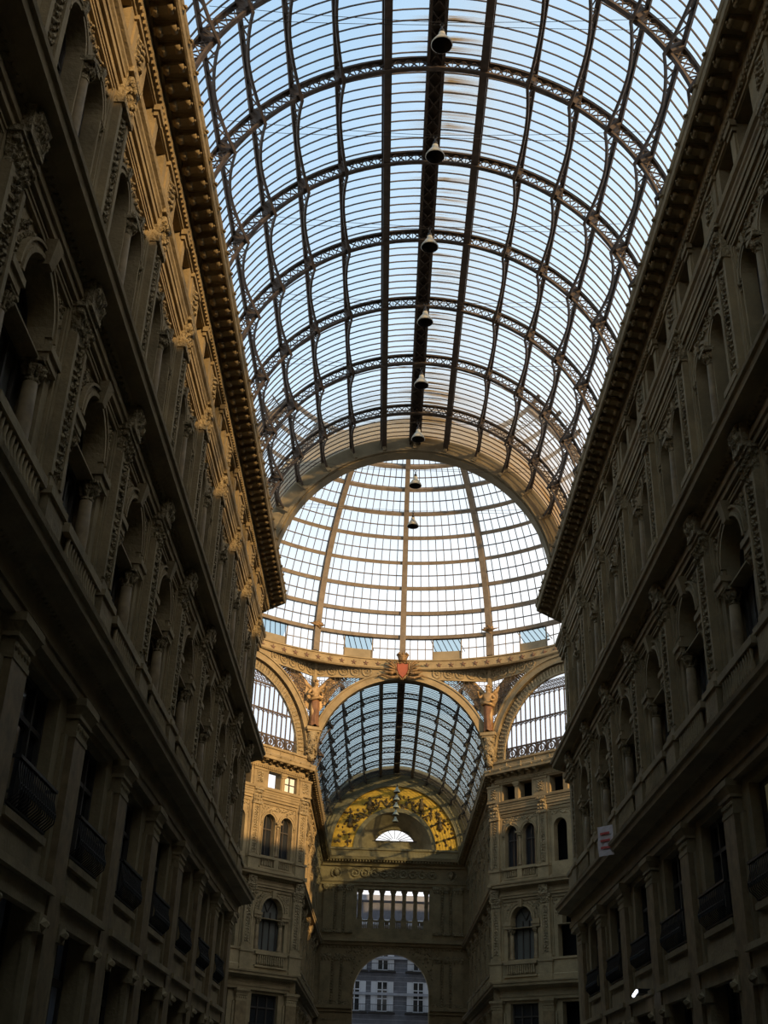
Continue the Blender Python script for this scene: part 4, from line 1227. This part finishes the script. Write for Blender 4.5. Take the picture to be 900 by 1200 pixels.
for sx in (-1,1):
    for c in (.8,1.3):
        pts = [((4.9+.5*sin(6*u))*cos(c+.25*u-.1)*sx, .1, (4.9+.5*sin(6*u))*sin(c+.25*u-.1)) for u in [q/10 for q in range(11)]]
        m.tube(pts, .09, 5)
m.build('foliage', BRONZE, r)

# buildings across the street beyond the arch
r = thing('far_building', 'grey building with white shuttered windows seen through the end arch', 'building', (0,141,0))
m = MB(); m.box(-14,14,0,9,0,24.6); m.build('wall', FACADE, r)
m = MB()
for z in (14.05,10.0,17.9,21.3): m.box(-14,14,-.35,0,z,z+.28)
m.box(-14,14,-.7,0,24.3,24.9)
for k in range(40): m.box(-14,14,-.04,0,2+.5*k,2.05+.5*k)
m.build('string_courses', FTRIM, r)
for x in (-7.2,-4.0,-.85,2.6+.65,6.4):
    for z0, h in ((12.4-1.4,3.1),(15.35,2.6),(18.6,2.2)):
        w = MB()
        for d in (-.6,0,.6): w.box(x+d-.06,x+d+.06,-.14,-.02,z0+1.4,z0+1.4+h)
        for zz in (0,.42,.72,1): w.box(x-.6,x+.6,-.14,-.02,z0+1.35+h*zz,z0+1.45+h*zz)
        f_ = w.build('window', WHITE, r)
        w = MB(); w.box(x-.6,x+.6,-.08,-.04,z0+1.4,z0+1.4+h); w.build('pane', PANE, f_)
        for sx in (-1,1):
            w = MB(); w.box(x+sx*.98-.3,x+sx*.98+.3,-.12,-.03,z0+1.4,z0+1.4+h)
            for q in range(14): w.box(x+sx*.98-.24,x+sx*.98+.24,-.15,-.11,z0+1.5+h*.066*q,z0+1.54+h*.066*q)
            w.build('shutter', WHITE, f_)
        w = MB(); w.box(x-1.5,x+1.5,-.7,0,z0+1.1,z0+1.25)
        for q in range(15): w.box(x-1.45+.2*q,x-1.43+.2*q,-.68,-.66,z0+1.25,z0+2.0)
        w.box(x-1.47,x+1.47,-.7,-.64,z0+2.0,z0+2.06); w.build('balcony', BLACK, f_)

# ------------------------------------------------------------------ hanging lamps and their wires
r = thing('pendant_lamp')
m = MB(); m.lathe(0,0,[(.31,-.1),(.33,-.08),(.31,-.02),(.17,.22),(.11,.30),(.1,.42),(.05,.46),(.0,.46)],18,True,False); m.build('shade', SHADE, r)
m = MB(); m.lathe(0,0,[(.305,-.095),(.29,-.03),(.15,.2),(.0,.21)],18,True,False); m.build('inner_shade', BLACK, r)
m = MB(); m.lathe(0,0,[(.07,.44),(.075,.56),(.03,.6),(.03,.72)],8); m.tube([(.06*cos(t),0,.78+.06*sin(t)) for t in [2*pi*k/10 for k in range(11)]], .015, 5); m.build('hanger', BLACK, r)
PL_ = Proto(r, 'lamp', 'bell lamps along the near vault')
wl = [23.8+4.5*k for k in range(8)]
def wire(y, label, grp, z0=30.85):
    m = MB()
    for d in (-.22,.22):
        m.tube([(-7.05*1, y+d, z0+.25)]+[(x, y+d*(.2+.8*abs(x)/7), z0-.0+.25*(x/7)**2) for x in (-5,-3,-1,0,1,3,5)]+[(7.05, y+d, z0+.25)], .009, 5)
    tag(m.build('support_wire', BLACK), label, 'wire', grp)
zl = 30.1
for k, y in enumerate(wl):
    PL_.place((0, y, zl), 0, 'cream bell lamp hanging under the ridge, %s from the camera' % ORD[k])
    wire(y, 'thin wire pair across the vault holding the %s lamp' % ORD[k], 'lamp wires of the near vault', zl+.84)
for k in range(5):
    y = 110.5+3.1*k
    PL_.place((0, y, zl-.5), 0, 'small bell lamp in the far arm, %s from the dome' % ORD[k], 'bell lamps of the far arm')
    wire(y, 'thin wire pair holding the %s lamp in the far arm' % ORD[k], 'lamp wires of the far arm', zl+.34)

# ------------------------------------------------------------------ small things on the right wall
r = thing('wall_lamp', 'small lit tube lamp low on the right wall', 'lamp', (7.35,40.0,5.45))
m = MB(); m.tube([(-.12,-.25,.05),(-.12,.35,-.05)], .05, 8)
em, nt, N_, L_ = new_mat('lit_tube'); o_ = N_.new('ShaderNodeOutputMaterial'); e_ = N_.new('ShaderNodeEmission'); e_.inputs[0].default_value = (.8,.85,1,1); e_.inputs[1].default_value = 2.5; L_.new(e_.outputs[0], o_.inputs[0])
m.build('tube', em, r); m = MB(); m.box(-.08,.3,-.3,.4,-.02,.12); m.build('bracket', BLACK, r)
r = thing('banner', 'small white and red cloth banner hung over the right wall ledge', 'banner', (6.95,42.1,10.7), radians(40))
m = MB(); n = 8; vs = []
for i in range(n+1):
    for k in range(5): vs.append((.02*sin(3*k+i), -.35+.7*k/4, .55-1.05*i/n)); 
vs2 = [(x+.03,y,z) for x,y,z in vs]; o0 = len(vs)
m.add(vs, [(i*5+k,i*5+k+1,i*5+k+6,i*5+k+5) for i in range(n) for k in range(4)]); m.build('cloth', CLOTH, r)
m = MB()
for z in (.3,.05,-.2): m.box(-.045,-.025,-.22,.2,z-.06,z+.02)
m.build('red_marks', CLOTHRED, r)
# some mezzanine panes on the right wall carry a faint warm emission
# ------------------------------------------------------------------ light
world = bpy.data.worlds.new('sky'); bpy.context.scene.world = world; world.use_nodes = True
nt = world.node_tree; N = nt.nodes; L = nt.links; N.clear()
out = N.new('ShaderNodeOutputWorld'); bg = N.new('ShaderNodeBackground'); L.new(bg.outputs[0], out.inputs[0])
tc = N.new('ShaderNodeTexCoord'); sp = N.new('ShaderNodeSeparateXYZ'); L.new(tc.outputs['Generated'], sp.inputs[0])
def mth(op, a, b, cl=False):
    x = N.new('ShaderNodeMath'); x.operation = op; x.use_clamp = cl
    for i, s in enumerate((a, b)):
        if isinstance(s, (int, float)): x.inputs[i].default_value = s
        else: L.new(s, x.inputs[i])
    return x.outputs[0]
# whiter towards the west (right) and low over the dome, bluer to the upper left
w = mth('ADD', mth('MULTIPLY', sp.outputs[0], .95), mth('ADD', mth('MULTIPLY', mth('SUBTRACT', .66, sp.outputs[2]), 2.0), .30))
no = N.new('ShaderNodeTexNoise'); no.inputs['Scale'].default_value = 2.6; no.inputs['Detail'].default_value = 5; L.new(tc.outputs['Generated'], no.inputs['Vector'])
w = mth('ADD', w, mth('MULTIPLY', mth('SUBTRACT', no.outputs['Fac'], .5), .35), True)
rp = N.new('ShaderNodeValToRGB'); e = rp.color_ramp.elements
e[0].position = 0; e[0].color = (.50,.72,.96,1); e[1].position = 1; e[1].color = (1.22,1.23,1.26,1)
e2 = e.new(.45); e2.color = (.74,.93,1.1,1)
L.new(w, rp.inputs[0]); L.new(rp.outputs[0], bg.inputs[0]); bg.inputs[1].default_value = 1.0
sun = bpy.data.lights.new('sun', 'SUN'); sun.energy = 5.2; sun.color = (1,.66,.31); sun.angle = radians(1.0)
so_ = bpy.data.objects.new('sun', sun); C.objects.link(so_)
d = Vector((-.56,.78,-.192)).normalized(); so_.rotation_euler = (-d).to_track_quat('Z','Y').to_euler(); so_.location = (60,-40,60)

# ------------------------------------------------------------------ camera
cam = bpy.data.cameras.new('camera'); co = bpy.data.objects.new('camera', cam); C.objects.link(co)
f_, pit, rol, yaw = 1345.95, .4863, .0347, -.011
Rx = Vector((cos(yaw), -sin(yaw), 0)); Hh = Vector((sin(yaw), cos(yaw), 0)); Z = Vector((0,0,1))
fw = Hh*cos(pit)+Z*sin(pit); up = -Hh*sin(pit)+Z*cos(pit)
xr = Rx*cos(rol)+up*sin(rol); yr = -Rx*sin(rol)+up*cos(rol)
M = Matrix((xr, yr, -fw)).transposed().to_4x4(); M.translation = Vector((CAMX, 0, EYE)); co.matrix_world = M
cam.sensor_fit = 'VERTICAL'; cam.sensor_height = 36; cam.lens = f_/1200*36; cam.clip_end = 1000
sc = bpy.context.scene; sc.camera = co
sc.view_settings.view_transform = 'Standard'; sc.view_settings.look = 'None'; sc.view_settings.gamma = 1; sc.view_settings.exposure = 0
sc.view_settings.use_curve_mapping = False
sc.cycles.max_bounces = 8; sc.cycles.diffuse_bounces = 4; sc.cycles.transparent_max_bounces = 16; sc.cycles.use_denoising = True
sc.cycles.sample_clamp_indirect = 4
